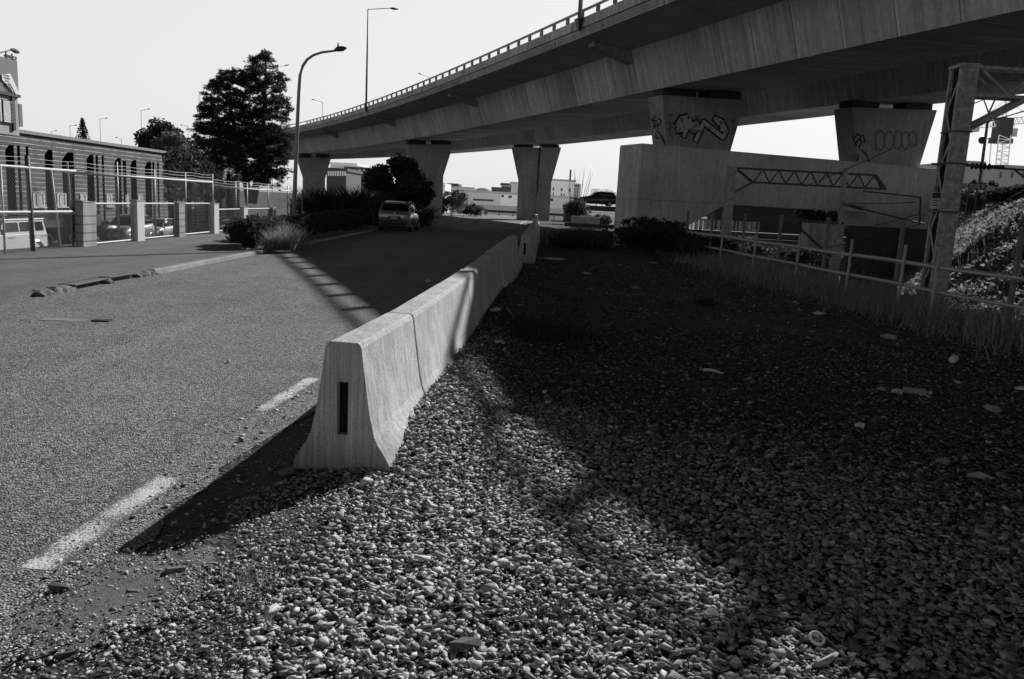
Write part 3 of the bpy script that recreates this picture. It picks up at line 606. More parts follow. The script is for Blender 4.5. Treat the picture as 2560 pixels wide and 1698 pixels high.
scrap(2480, 1020, 44, 12, "flattened grey carton half buried below the grass on the right", "flat_carton", mat=M_LITG)
scrap(2554, 970, 26, 12, "pale scrap at the right edge beneath the grass", mat=M_LIT)
scrap(570, 907, 10, 5, "tiny pale scrap on the sunlit road", mat=M_LIT)
def stick(u0, v0, u1, v1, r, label, kind="stick", mat=None):
    a, b = gd(u0, v0, .05), gd(u1, v1, .05); a.z = zg(a.x, a.y) + .05; b.z = zg(b.x, b.y) + .05
    m = MB(); m.tube([a, a.lerp(b, .4) + Vector((0, 0, .015)), b], [r, r * .8, r * .5], 7); return tag(m.build(kind, mat or M_WOOD, smooth=True), label, "litter")
stick(1760, 922, 1808, 931, .02, "pale club-shaped stick lying in the shaded gravel", mat=M_LIT)
stick(1265, 803, 1284, 823, .018, "pale stick leaning in the weeds beside the barrier")
stick(2300, 985, 2328, 994, .012, "thin twig poking from the striped bottle on the gravel")
# drinks bottle with rings, and two plastic bottles in the grass
def bottle(u, v, L, r, rz, label, rings=False, mat=None):
    p = gd(u, v, .04); p.z = zg(p.x, p.y) + r + .03; t = thing("bottle", label, "bottle", tuple(p), rz)
    m = MB(); prof = [(-.5, .6), (-.48, .95), (-.3, 1), (-.2, .92), (0, 1), (.1, .92), (.22, 1), (.3, .9), (.4, .4), (.5, .38)]
    m.loft([[(a * L, r * q * math.cos(2 * PI * k / 12), r * q * math.sin(2 * PI * k / 12)) for k in range(12)] for a, q in prof]); m.build("bottle_body", mat or plain("bottle_clear", .35, .15, var=.1), t, smooth=True, local=True)
    m = MB(); m.tube([(L * .5, 0, 0), (L * .57, 0, 0)], r * .45, 10); m.build("cap", plain("cap_white", .7, .5), t, local=True)
bottle(2290, 982, .24, .033, -.3, "ribbed pale bottle lying at the right of the three scraps", True)
bottle(2384, 905, .2, .045, .9, "round-ended pale bottle lying at the edge of the long grass", mat=M_LIT)
bottle(2222, 846, .2, .04, 2.4, "dull pale bottle lying in the grass left of the round-ended one", mat=M_LITG)
# plastic ring in the sunlit gravel
p = gd(2042, 1596, .05); p.z = .05; m = MB(); m.loft([[(p.x + (.026 + .007 * math.cos(a)) * math.cos(t), p.y + (.026 + .007 * math.cos(a)) * math.sin(t), p.z + .007 * math.sin(a) + .012 * math.sin(t)) for a in (0, PI / 2, PI, 3 * PI / 2)] for t in [2 * PI * i / 14 for i in range(15)]], cap=False)
tag(m.build("plastic_ring", M_LIT, smooth=True), "small white plastic ring lying on the sunlit gravel's right edge", "litter")
# ================================================================ foliage tools
def leaves(C, size, name, mat, parent=None, flat=0., tone=None, asp=.5, droop=0.):
    n = len(C); C = np.asarray(C); s = size * NR.uniform(.6, 1.4, n) if np.isscalar(size) else size
    d = NR.normal(0, 1, (n, 3)); d[:, 2] = d[:, 2] * (1 - flat) - droop; d /= np.linalg.norm(d, axis=1)[:, None]
    q = NR.normal(0, 1, (n, 3)); e = np.cross(d, q); e /= np.linalg.norm(e, axis=1)[:, None]
    V = np.stack([C - d * s[:, None], C + e * (s * asp)[:, None], C + d * s[:, None], C - e * (s * asp)[:, None]], 1).reshape(-1, 3)
    F = np.arange(4 * n).reshape(n, 4); T = np.repeat((NR.uniform(.45, 1.6, n) if tone is None else tone), 4)
    return nptri(name, V, F, mat, parent, attr=T)
def clump_pts(centres, radii, n):
    centres = np.asarray(centres, float); radii = np.asarray(radii, float); w_ = np.prod(radii, axis=1) ** .67; i = NR.choice(len(centres), n, p=w_ / w_.sum())
    d = NR.normal(0, 1, (n, 3)); d /= np.linalg.norm(d, axis=1)[:, None]; r = NR.uniform(0, 1, n) ** .42
    return centres[i] + d * radii[i] * r[:, None]
M_BARK = plain("bark", .06, .95, var=.4, scale=9)
def broad_tree(name, label, x, y, z0, h, w_, nclump, nleaf, mat, leaf=.16, trunk=.14, low=.3, group=None, cat="tree", seed=1, tall=1.):
    r = random.Random(seed); t = thing(name, label, cat, (x, y, z0), 0, group); cs, rs = [], []
    m = MB(); m.tube([(x, y, z0 - .2), (x + .05 * h * r.uniform(-1, 1), y, z0 + h * .35), (x + .06 * h * r.uniform(-1, 1), y, z0 + h * .75)], [trunk, trunk * .75, trunk * .3], 8)
    for i in range(nclump):
        a = 2 * PI * (i / nclump * 2.4 + r.uniform(-.2, .2)); f = r.uniform(0, 1); zz = z0 + h * (low + (1 - low) * f * .88); rad = w_ / 2 * math.sqrt(max(.06, 1 - (1.75 * (f - .42)) ** 2)) * r.uniform(.35, .85)
        c = (x + rad * math.cos(a), y + rad * math.sin(a), zz); cs.append(c); q = w_ * r.uniform(.07, .17); rs.append((q, q, q * r.uniform(.55, .9) * tall))
        m.tube([(x, y, z0 + h * (low * .6 + .3 * f)), ((x + c[0]) / 2, (y + c[1]) / 2, zz - .08 * h), c], [trunk * .4, trunk * .25, trunk * .08], 5)
    m.build("trunk", M_BARK, t); leaves(clump_pts(cs, rs, nleaf), leaf, "crown", mat, t); return t
def shrub(name, label, x, y, z0, h, w_, nleaf, mat, leaf=.07, group=None, cat="shrub", d_=None, asp=.35, droop=0.):
    d_ = d_ or w_; n = 14; cs = [(x, y, z0 + h * .5)]; rs = [(w_ * .42, d_ * .42, h * .42)]
    for i in range(n):
        a = 2 * PI * i / n; cs.append((x + w_ * .3 * math.cos(a), y + d_ * .3 * math.sin(a), z0 + h * rnd.uniform(.25, .78))); q = rnd.uniform(.13, .26); rs.append((w_ * q, d_ * q, h * q))
    for i in range(70):                                   # loose shoots beyond the clipped outline
        a = rnd.uniform(0, 2 * PI); e = rnd.uniform(.05, 1.35); f = rnd.uniform(.9, 1.22); q = rnd.uniform(.025, .07); cs.append((x + w_ * .47 * f * math.cos(a) * math.cos(e), y + d_ * .47 * f * math.sin(a) * math.cos(e), z0 + h * (.45 + .48 * f * math.sin(e)))); rs.append((w_ * q, d_ * q, h * q * 1.4))
    P = clump_pts(cs, rs, nleaf); P[:, 2] = np.maximum(P[:, 2], z0 + .01)
    t = thing(name, label, cat, (x, y, z0), 0, group); m = MB()
    for i in range(6): a = 2 * PI * i / 6; m.tube([(x, y, z0 - .05), (x + w_ * .15 * math.cos(a), y + d_ * .15 * math.sin(a), z0 + h * .45), (x + w_ * .27 * math.cos(a), y + d_ * .27 * math.sin(a), z0 + h * .75)], [.02, .014, .006], 5)
    m.build("stem", M_BARK, t); leaves(P, leaf, "foliage", mat, t, asp=asp, droop=droop); return t
def spiky(name, label, x, y, z0, h, n, mat, group=None, cat="plant", wd=.03, lean=.4, sp=.12):
    t = thing(name, label, cat, (x, y, z0), 0, group)
    blades(x + NR.normal(0, sp, n), y + NR.normal(0, sp, n), h * NR.uniform(.55, 1.05, n), "foliage", mat, wd, lean, parent=t, z=np.full(n, z0 - .03)); return t
# ---- big conifer with two leaders
def conifer(label, leaders, z0, nleaf):
    x0 = sum(l[0] for l in leaders) / len(leaders); y0 = leaders[0][1]; t = thing("conifer_tree", label, "tree", (x0, y0, z0)); tr = MB(); cs, rs = [], []
    for (x, y, h, wd, seed) in leaders:
        r = random.Random(seed); tr.tube([(x0 * .3 + x * .7, y, z0 - .3), (x, y, z0 + h * .5), (x, y, z0 + h * .97)], [.34, .2, .03], 8); n = int(h * 12)
        for i in range(n):
            f = i / n; zz = z0 + h * (.04 + .95 * f); a = r.uniform(0, 2 * PI); prof = (min(1., .62 + f * 1.6) if f < .28 else (1 - (f - .28) / .72) ** .72); L = wd / 2 * max(prof, .05) * r.uniform(.62, 1.12)
            up = r.uniform(-.06, .16) * L; e = (x + L * math.cos(a), y + L * math.sin(a), zz + up); tr.tube([(x, y, zz - .1), e], [.045, .012], 4, cap=False)
            for q in (.45, .72, .92):
                if r.random() < .88:
                    s = (.16 + .24 * (1 - q)) * r.uniform(.7, 1.2) * (wd / 4) ** .5 * (.75 if f > .8 else 1.25); cs.append((x + L * q * math.cos(a), y + L * q * math.sin(a), zz + up * q)); rs.append((s * 1.5, s * 1.5, s * .75))
    tr.build("trunk", M_BARK, t); leaves(clump_pts(cs, rs, nleaf), .15, "crown", M_NEEDLE, t, flat=.3, asp=.22); return t
def inside(px, py, poly):
    r = np.zeros(len(px), bool); n = len(poly)
    for i in range(n):
        (x1, y1), (x2, y2) = poly[i], poly[(i + 1) % n]; c = ((y1 > py) != (y2 > py)) & (px < (x2 - x1) * (py - y1) / (y2 - y1 + 1e-9) + x1); r ^= c
    return r
def conifer2(label, Y, base, shapes, leaders, nleaf):
    # shapes: outlines measured off the photograph, filled in depth so the crown is a full round volume
    pb_ = at(*base, Y); t = thing("conifer_tree", label, "tree", (pb_.x, Y, -2.0)); cs, rs = [], []; tr = MB()
    for poly, n, (rl, rh), dep in shapes:
        P = np.array(poly, float); lo, hi = P.min(0), P.max(0); px = NR.uniform(lo[0], hi[0], n * 4); py = NR.uniform(lo[1], hi[1], n * 4); ok = inside(px, py, poly); px, py = px[ok][:n], py[ok][:n]; cxm = P[:, 0].mean()
        for u, v in zip(px, py):
            half = dep * math.sqrt(max(.1, 1 - ((u - cxm) / (hi[0] - lo[0]) * 2) ** 2)); q = at(u, v, Y + NR.uniform(-half, half)); cs.append(tuple(q)); r = NR.uniform(rl, rh); rs.append((r * 1.25, r * 1.25, r * .62))
            if NR.uniform() < .35: tr.tube([(pb_.x + (q.x - pb_.x) * .25, Y, q.z - .5), tuple(q)], [.05, .012], 4, cap=False)
    P = np.array(shapes[-1][0], float); E = np.roll(P, -1, 0) - P
    for _ in range(300):                                                        # ragged twig tips along the outline
        i = NR.integers(0, len(P)); q2 = P[i] + E[i] * NR.uniform(); nrm = np.array([E[i][1], -E[i][0]]) / (np.linalg.norm(E[i]) + 1e-6); q2 = q2 + nrm * NR.normal(1, 5); q = at(float(q2[0]), float(q2[1]), Y + NR.uniform(-1.2, 1.2)); cs.append(tuple(q)); r = NR.uniform(.08, .22); rs.append((r * 1.5, r, r * .6))
    for pts in leaders: tr.tube([at(u, v, Y) for u, v in pts], [.3 - .27 * i / (len(pts) - 1) for i in range(len(pts))], 8)
    tr.build("trunk", M_BARK, t); leaves(clump_pts(cs, rs, nleaf), .13, "crown", M_NEEDLE, t, flat=.2, asp=.2, droop=.3); return t
def Q(x, y): return 440 + x / 2.613, 80 + y / 2.613
lc = [Q(*p) for p in ((290, 300), (350, 262), (425, 270), (450, 320), (470, 640), (190, 660), (170, 520), (215, 400), (240, 350))]
rc = [Q(*p) for p in ((585, 150), (625, 180), (640, 250), (680, 290), (690, 330), (660, 380), (690, 430), (735, 490), (700, 560), (725, 650), (450, 660), (440, 330), (480, 290), (500, 190))]
lb = [Q(*p) for p in ((170, 600), (715, 620), (725, 760), (705, 900), (620, 990), (470, 960), (390, 870), (240, 830), (130, 700), (115, 640))]
rag = [Q(*p) for p in ((575, 150), (600, 150), (655, 250), (712, 320), (675, 370), (742, 490), (705, 560), (738, 680), (720, 820), (715, 940), (640, 1000), (400, 960), (190, 800), (112, 650), (160, 540), (175, 470), (210, 370), (280, 295), (345, 256), (440, 262), (452, 300), (488, 195), (520, 180))]
conifer2("tall dark twin-topped conifer standing left of the curved street lamp", 58, Q(500, 1000), [(lc, 58, (.28, .5), 2.0), (rc, 95, (.2, .42), 2.0), (lb, 130, (.3, .52), 2.6), (rag, 420, (.12, .26), 2.6)],
    [[Q(480, 1120), Q(430, 800), Q(360, 520), Q(345, 290)], [Q(500, 1120), Q(560, 800), Q(580, 450), Q(585, 155)]], 62000)
# ---- others on the left
pc = at(985, 500, 50); broad_tree("leafy_tree", "dark leafy tree with a lopsided crown behind the parked hatchback", pc.x + .2, 50, -.1, 4.3, 4.5, 64, 13000, M_LEAF, .12, .09, .3, seed=5)
pc = at(370, 400, 75); broad_tree("roofside_tree", "dark spreading tree showing above the block building's roof", pc.x, 78, -2, 9.6, 7.5, 44, 11000, M_LEAF, .2, .2, .45, seed=8)
pc = at(450, 400, 76); broad_tree("roofside_tree", "paler feathery tree between the roof and the tall conifer", pc.x, 74, -2, 8.7, 6.0, 40, 11000, M_LEAFL, .16, .2, .4, seed=3)
pc = at(207, 345, 190); x, y = pc.x, 190
t = thing("island_pine", "tiny far-off symmetrical pine standing beyond the block building's roof", "tree", (x, y, -2)); m = MB(); m.tube([(x, y, -2), (x, y, 15.8)], [.3, .04], 6); m.build("trunk", M_BARK, t)
leaves(np.concatenate([np.stack([x + (1.9 * (1 - f) + .12) * np.cos(a) * np.array([.3, .6, 1.]), y + 0 * a * np.ones(3), np.full(3, 10 + 5.8 * f)], 1) for f in np.linspace(0, .97, 14) for a in np.linspace(0, 2 * PI, 12)]), .36, "crown", M_LEAF, t)
# flax thicket behind the hedge, shrub by shrub
fx = [(775, 47, 1.9), (812, 46, 2.5), (850, 47, 2.2), (884, 45, 2.6), (918, 46, 2.3), (952, 44.5, 1.9), (1000, 45, 1.7), (1042, 49, 1.6)]
fl_ = ["left of the lamp-side flax clumps, behind the hedge", "spiky flax clump second from the lamp behind the hedge", "spiky flax clump third from the lamp, below the far striped building", "tallest spiky flax clump, left of the leafy tree",
       "spiky flax clump under the leafy tree's left side", "spiky flax clump right behind the parked hatchback", "low flax clump just right of the hatchback's roof", "rounded dark clump at the foot of the half-hidden pier"]
for (u, Y, h), lb in zip(fx, fl_):
    p = at(u, 545, Y); t = spiky("flax_plant", lb, p.x, Y, zg(p.x, Y), h, 420, M_LEAF, "flax clumps behind the hedge", wd=.045, lean=.42, sp=.35)
# clipped hedge shrubs along the kerb
hs = [(-7.6, 22.9, .85, 1.3, M_LEAF), (-7.9, 25.2, .8, 1.7, M_LEAF2), (-7.75, 27.6, .8, 1.7, M_LEAF), (-7.75, 29.9, .85, 1.7, M_LEAF), (-7.8, 32.2, .85, 1.7, M_LEAF), (-7.85, 34.5, .85, 1.7, M_LEAF), (-7.9, 36.8, .9, 1.7, M_LEAF), (-8., 39.2, .9, 1.7, M_LEAF)]
M_TUSS = grass_mat("tussock", .24); p = at(612, 600, 21.6)
shrub("round_shrub", "dense round clipped shrub at the sunny corner of the hedge row", p.x, 21.6, .1, .78, .78, 6500, M_LEAF, .045, "clipped shrubs along the kerb")
spiky("tussock_grass", "bright feathery tussock grass beside the round clipped shrub", p.x + .75, 22.3, .1, .75, 700, M_TUSS, None, "plant", .009, .8, .2)
spiky("tussock_grass", "bright tussock grass just behind, towards the lamp post", p.x + .35, 24.2, .1, .8, 800, M_TUSS, None, "plant", .009, .8, .26)
hn = ["first", "second", "third", "fourth", "fifth", "sixth", "seventh", "last"]
for i, (x, y, h, w_, mt) in enumerate(hs): shrub("hedge_shrub", "%s shaded hedge shrub along the kerb, counted from the bright tussocks" % hn[i], x, y, .08, h, w_, 3600, mt, .065, "clipped shrubs along the kerb", d_=2.1)
# dark bush under the portal and plants by the far barriers
p = at(1640, 640, 31); shrub("dark_bush", "large dark tangled bush at the foot of the portal's left leg", 5.2, 31, 0, 1.35, 3.4, 9000, M_LEAF, .1, None, "bush", asp=.2)
shrub("dark_bush", "low dark bush merging with the fence's far end", 6.6, 28, -.1, 1.0, 2.0, 4200, M_LEAF, .09, None, "bush", asp=.2)
spiky("dark_bush", "low dark scrubby bush in front of the portal's left leg end", 2.6, 33.5, 0, .75, 1500, M_LEAF, None, "bush", .02, .7, .55)
spiky("dark_bush", "low dark scrubby bush between the far barriers and the portal", 3.6, 41, 0, .8, 1500, M_LEAF, None, "bush", .025, .7, .7)
p = at(1445, 510, 74); shrub("wispy_shrub", "small dark shrub with bare wispy twigs right of the drain-pipe pier", p.x, 74, 0, 2.3, 2.2, 2400, M_LEAF2, .13, None, "shrub")
t = thing("bare_sapling", "bare upright twigs rising behind the small dark shrub", "tree", (p.x, 75, 0)); m = MB()
for i in range(16):
    a = rnd.uniform(-1, 1); m.tube([(p.x + a * .5, 75, 1.2), (p.x + a * 1.0, 75 + rnd.uniform(-.4, .4), 3.2), (p.x + a * 1.3 + rnd.uniform(-.3, .3), 75, rnd.uniform(4, 5.4))], [.03, .018, .006], 4)
m.build("trunk", M_BARK, t)
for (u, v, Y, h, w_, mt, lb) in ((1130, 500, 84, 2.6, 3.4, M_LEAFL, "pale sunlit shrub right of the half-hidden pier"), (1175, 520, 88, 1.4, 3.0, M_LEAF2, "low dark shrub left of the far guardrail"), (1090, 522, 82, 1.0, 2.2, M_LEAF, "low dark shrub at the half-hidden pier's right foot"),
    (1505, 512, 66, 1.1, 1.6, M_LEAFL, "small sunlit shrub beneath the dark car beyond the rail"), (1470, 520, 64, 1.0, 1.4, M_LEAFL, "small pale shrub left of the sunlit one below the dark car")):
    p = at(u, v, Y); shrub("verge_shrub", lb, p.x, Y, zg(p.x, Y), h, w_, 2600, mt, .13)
# bank on the right: hedge, bushes and trees
hb = [(25.3, 39, .8, 3.6), (27.2, 42, .8, 3.8), (25.6, 41.5, .8, 3.4), (28.2, 39.5, 1.0, 3.6), (27.5, 44.5, .9, 4.0), (22.4, 33.2, 1.6, 2.0)]
bl = ["dense dark bush on the bank's crest, just right of the gantry mast", "dense dark bush farthest along the bank's crest", "dense dark bush halfway along the bank, beneath the road sign", "dark bush on the bank's right shoulder", "dark bush behind the bank's shoulder", "dark glossy bush at the photo's right edge on the bank"]
for (x, y, h, w_), lb in zip(hb, bl): shrub("bank_bush", lb, x, y, zg(x, y) - .15, h, w_, 5200, M_LEAF, .14, "bushes along the right bank", "bush", asp=.4)
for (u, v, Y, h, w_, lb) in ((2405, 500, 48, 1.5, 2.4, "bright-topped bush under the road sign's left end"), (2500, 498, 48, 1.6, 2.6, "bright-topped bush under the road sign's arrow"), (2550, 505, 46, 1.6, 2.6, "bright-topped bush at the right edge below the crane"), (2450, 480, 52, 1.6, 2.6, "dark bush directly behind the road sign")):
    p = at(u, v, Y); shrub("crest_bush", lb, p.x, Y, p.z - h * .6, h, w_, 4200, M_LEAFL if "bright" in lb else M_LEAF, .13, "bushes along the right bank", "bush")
for (u, Y, h, w_, sd, lb) in ((2090, 70, 8.4, 7, 21, "dark treetop just showing above the portal beam, left of the faint-graffiti pier"), (2330, 60, 7.6, 5, 22, "dark treetop between the faint-graffiti pier and the gantry mast")):
    p = at(u, 400, Y); broad_tree("beam_tree", lb, p.x, Y, -1, h * .88 if u > 2200 else h * .86, w_, 22, 6000, M_LEAF, .2, .18, .35, seed=sd)

# leafy ground cover over the sunny bank
n = 110000; x = NR.uniform(10.6, 36, n); y = NR.uniform(16.5, 62, n); ok = x > np.maximum(10.6, .40 * y); x, y = x[ok], y[ok]; gc = leaves(np.stack([x, y, ZGV(x, y) + NR.uniform(.06, .28, len(x))], 1), .125, "ground_cover", grass_mat("bank_leaf", .24, 1.2), flat=.2, asp=.4); gc["kind"] = "stuff"

for i, (u, Y, h, w_) in enumerate(((1700, 46, 1.9, 3.0), (1790, 47, 1.7, 3.2), (1880, 46, 1.9, 3.0), (1965, 48, 1.8, 3.2), (2050, 46, 2.0, 3.0), (2130, 47, 2.1, 3.0))):
    p = at(u, 560, Y); shrub("track_scrub", ["dark scrub clump below the portal opening's left end", "dark scrub clump below the portal beam, left of centre", "dark scrub clump behind the pale concrete block", "dark scrub clump just right of the pale concrete block", "dark scrub clump below the small gantry's second mast", "dark scrub clump at the portal's right leg"][i], p.x, Y, zg(p.x, Y) - .1, h, w_, 3200, M_LEAF, .13, "scrub along the railway under the portal", "bush", asp=.3)
# ================================================================ pipe-rail fence on the right, rail masts, wires
M_GALV = plain("galvanised_rail", .42, .5, .2, var=.35, scale=40); M_POST = plain("post_grey", .2, .7, .1, var=.4, scale=25); M_POSTL = plain("post_pale", .45, .7, .1, var=.35, scale=30)
M_MAST = plain("mast_paint", .42, .75, 0, var=.55, scale=9, bump=.3); M_MASTD = plain("mast_dark", .09, .7)
pf = thing("pipe_rail_fence", "two-railed tubular fence wrapped in old netting beside the railway", "fence", (fence_x(15), 15, 0))
for z0, r in ((.97, .034), (.55, .03)):
    m = MB(); pts = [(fence_x(y), y, z0 + .012 * math.sin(y * 1.3)) for y in axis([(6, 31, .5)])]; m.tube(pts, r, 8); rl = m.build("rail", M_GALV, pf, smooth=True)
    m = MB(); n = 25 * 26
    for i in range(0, n):                                                       # remains of the netting's top wire twisted round the rail
        y = 6 + i * 25 / n; x = fence_x(y); m.bar((x - r, y, z0 - r), (x + r * .4, y + .018, z0 + r + .006), .007)
    m.build("wire_wrap", M_POSTL, rl)
for y in (8.6, 12.1, 15.4, 18.6, 21.4, 24.2, 27.4, 30.5):
    m = MB(); x = fence_x(y) + .06; m.tube([(x, y, -.3), (x + .01, y, 1.66)], .043, 10); m.ball((x + .01, y, 1.69), .05, 8, 5); m.build("tall_post", M_POST, pf, smooth=True)
for y in (10.4, 13.9, 15.0, 17.1, 19.8, 22.8, 25.8):
    m = MB(); x = fence_x(y) - .07; m.tube([(x, y, -.2), (x + .03, y + .02, 1.3)], .03, 8); m.build("short_post", M_POSTL, pf, smooth=True)
# big lattice mast at the right
MX, MY = 9.26, 17.5
gm_ = thing("gantry_mast", "tall riveted lattice gantry mast carrying the overhead wires at the right", "mast", (MX, MY, -1.5))
W_, Dp = .37, .38
m = MB(); m.box((MX, MY - .005, 1.75), (W_, .02, 6.6)); m.build("face_plate", M_MAST, gm_)
for sx in (-1, 1):
    for sy in (0, 1):
        m = MB(); m.box((MX + sx * (W_ / 2 - .03), MY + .04 + sy * Dp, 1.75), (.07, .06, 6.58)); m.build("corner_angle", M_MAST, gm_)
m = MB(); m.box((MX, MY + Dp + .075, 1.75), (W_, .02, 6.55)); m.box((MX + W_ / 2 - .005, MY + Dp / 2 + .04, 1.75), (.02, Dp, 6.55)); m.build("back_plate", M_MASTD, gm_)
m = MB(); zz = -1.5; k_ = 0
while zz < 4.7:
    a, b = (MY + .05, MY + Dp) if k_ % 2 == 0 else (MY + Dp, MY + .05)
    m.bar((MX - W_ / 2 + .012, a, zz), (MX - W_ / 2 + .012, b, zz + .62), .05, .014, (1, 0, 0)); m.bar((MX + W_ / 2 - .012, a, zz), (MX + W_ / 2 - .012, b, zz + .62), .05, .014, (1, 0, 0)); zz += .62; k_ += 1
m.build("lattice", M_MAST, gm_)
m = MB(); m.box((MX, MY + Dp / 2 + .03, 5.0), (W_ + .06, Dp + .14, .07)); m.build("cap_plate", M_MAST, gm_)
for z in (1.98, 3.0, 3.66):
    m = MB(); m.box((MX, MY + .2, z), (W_ + .05, Dp + .14, .03)); m.build("band", M_MASTD, gm_)
# truss beam to the right
gt = MB(); y0, y1 = MY + .05, MY + Dp
for z in (4.42, 4.98):
    for y in (y0, y1): gt.bar((MX + .2, y, z), (MX + 7.2, y, z), .07)
k_ = 0; x = MX + .22
while x < MX + 6.8:
    a, b = (4.98, 4.42) if k_ % 2 == 0 else (4.42, 4.98)
    for y in (y0, y1): gt.bar((x, y, a), (x + .72, y, b), .055)
    gt.bar((x, y0, a), (x + .1, y1, a), .04); x += .72; k_ += 1
gt.build("truss_beam", M_MAST, gm_)
m = MB()
for y in (y0, y1): m.bar((MX + W_ / 2 - .02, y, 3.72), (MX + 1.35, y, 4.42), .1)
m.build("knee_brace", M_MAST, gm_)
# insulated crossarm
m = MB(); m.bar((MX - .38, MY + .3, 2.98), (MX + .5, MY + .02, 2.98), .05); m.build("arm_bracket", M_MASTD, gm_)
ar = MB(); ar.tube([(MX + .2, MY + .1, 2.98), (MX + .62, MY + .1, 2.96)], .025); ar.tube([(MX + .62, MY + .1, 2.96), (MX + 3.6, MY + .15, 2.9)], .022); ar.tube([(MX + 1.3, MY + .1, 2.94), (MX + 2.9, MY + .12, 1.9)], .022); arm = ar.build("cantilever_arm", M_MASTD, gm_)
m = MB(); m.tube([(MX + .36 + .03 * i, MY + .1, 2.97) for i in range(24)], [.03 + .045 * (i % 3 == 1) if i < 15 else .02 + .03 * (i % 2) for i in range(24)], 10); m.build("insulator", plain("insulator_brown", .03, .3), arm, smooth=False)
# warning plate with lines of small lettering
sg = thing("warning_plate", "small pale warning plate with black heading fixed on the mast's left edge", "sign", (MX - .34, MY - .03, 2.2))
m = MB(); m.box((MX - .36, MY - .04, 2.2), (.2, .012, .34)); m.build("plate", plain("plate_white", .62, .5), sg)
m = MB(); m.box((MX - .36, MY - .049, 2.305), (.18, .006, .11)); hd = m.build("heading_panel", plain("sign_black", .02, .5), sg)
for i, wd in enumerate((.14, .12, .15)):
    m = MB(); m.box((MX - .36, MY - .049, 2.2 - .05 * i), (wd, .006, .018)); m.build("small_print", plain("sign_black", .02, .5), sg)
# smaller portal mast in front of the concrete portal
SX, SY = 9.0, 35.0
g2 = thing("portal_gantry", "smaller dark rail gantry with a long zigzag truss in front of the portal", "gantry", (SX, SY, -1.7))
m = MB(); m.box((SX, SY, 1.0), (.36, .36, 5.4)); m.build("mast", M_MAST, g2)
def zx(u, v): return at(u, v, SY)
a = zx(1825, 419); b = zx(2200, 440)
tb = MB(); zt = 3.64; zb = 3.08; xe = zx(2215, 450).x
for y in (SY - .12, SY + .12):
    tb.bar((SX + .1, y, zt), (xe - .5, y, zt), .07); tb.bar((SX + .95, y, zb), (xe, y, zb), .07); tb.bar((xe - .5, y, zt), (xe, y, zb), .06); tb.bar((SX + .15, y, zt), (SX + .95, y, zb), .06)
x = SX + .95; k_ = 0
while x < xe - .4:
    p, q = (zb, zt) if k_ % 2 == 0 else (zt, zb)
    tb.bar((x, SY - .12, p), (x + .34, SY - .12, q), .05)
    x += .34; k_ += 1
tb.build("truss", M_MASTD, g2); m = MB(); m.bar((SX + .1, SY, 2.55), (SX + .95, SY, zb), .07); m.build("knee_brace", M_MASTD, g2)
hx = zx(2160, 460).x; m = MB(); m.bar((hx, SY, 2.95), (zx(2305, 465).x, SY, 2.82), .06); m.bar((zx(2305, 465).x, SY, 2.85), (zx(2303, 530).x, SY, 1.75), .06); m.build("dropper_arm", M_MASTD, g2)
px = 13.75; m = MB(); m.box((px, SY - .25, 1.9), (.14, .14, 3.9)); m.build("second_mast", M_MAST, g2); m = MB(); m.box((px, SY - .25, -.2), (.34, .34, 3.4)); m.build("mast_foot", M_MAST, g2)
m = MB(); m.bar((px - 4.4, SY - .25, 1.55), (px, SY - .25, 1.55), .12); m.bar((px - 2.0, SY - .25, 1.5), (px - .2, SY - .25, .1), .1); m.tube([(px, SY - .3, 2.35), (px + 3.6, SY - .3, 1.7)], .035); m.tube([(px + .3, SY - .3, 2.32), (px + .9, SY - .3, 2.2)], .07); m.build("cantilever_arm", M_MASTD, g2)
# wires
M_WIRE = plain("wire_dark", .03, .5)
def wire(a, b, sag, r, label):
    a, b = Vector(a), Vector(b); m = MB(); pts = []
    for i in range(17): t = i / 16; p = a.lerp(b, t); p.z -= sag * 4 * t * (1 - t); pts.append(p)
    m.tube(pts, r, 5); return tag(m.build("overhead_wire", M_WIRE), label, "wire", "overhead railway wires")
wire((MX + .22, MY + .2, 3.75), at(2560, 278, 15), 0, .012, "stay wire running up to the right from the big mast's band")
wire(at(2330, 600, 19), at(2560, 474, 24), .05, .012, "low wire sagging from the big mast towards the right edge")
wire(at(2230, 372, 30) , at(2000, 470, 40), .05, .016, "thin wire crossing the faint-graffiti pier down to the left")
wire((px, SY - .3, 2.4), at(2290, 505, 30), .05, .014, "thin wire in front of the portal beam's right part, upper")
wire((px + .5, SY - .3, 1.3), at(2300, 535, 28), .05, .014, "thin wire in front of the portal's right leg, lower of the pair")
wire(at(1850, 640, 30), at(2300, 560, 28), .25, .014, "slack wire hanging across the dark opening below the portal beam")
# ---- what stands under and behind the portal
def block(label, c, d, mat, name, cat, rz=0.):
    m = MB(); m.box(c, d, rz); return tag(m.build(name, mat, bevel=.03), label, cat)
p = at(2062, 575, 39); block("pale square concrete block in shade beneath the portal beam", (p.x, 39.5, p.z - .3), (1.55, 1., 1.25), concrete("block_pale", .5), "concrete_block", "block")
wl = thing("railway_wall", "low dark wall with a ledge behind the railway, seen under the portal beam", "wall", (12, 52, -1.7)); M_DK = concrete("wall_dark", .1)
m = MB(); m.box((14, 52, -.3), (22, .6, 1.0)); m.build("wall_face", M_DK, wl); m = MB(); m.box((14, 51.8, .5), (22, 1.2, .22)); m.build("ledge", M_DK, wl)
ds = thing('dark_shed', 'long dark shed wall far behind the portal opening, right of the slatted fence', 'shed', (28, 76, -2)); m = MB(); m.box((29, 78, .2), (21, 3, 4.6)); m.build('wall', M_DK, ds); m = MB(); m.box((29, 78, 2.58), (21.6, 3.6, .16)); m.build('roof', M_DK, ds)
fn = thing("slat_fence", "sunlit pale slatted fence glimpsed far behind the portal opening", "fence", (12, 62, -2))
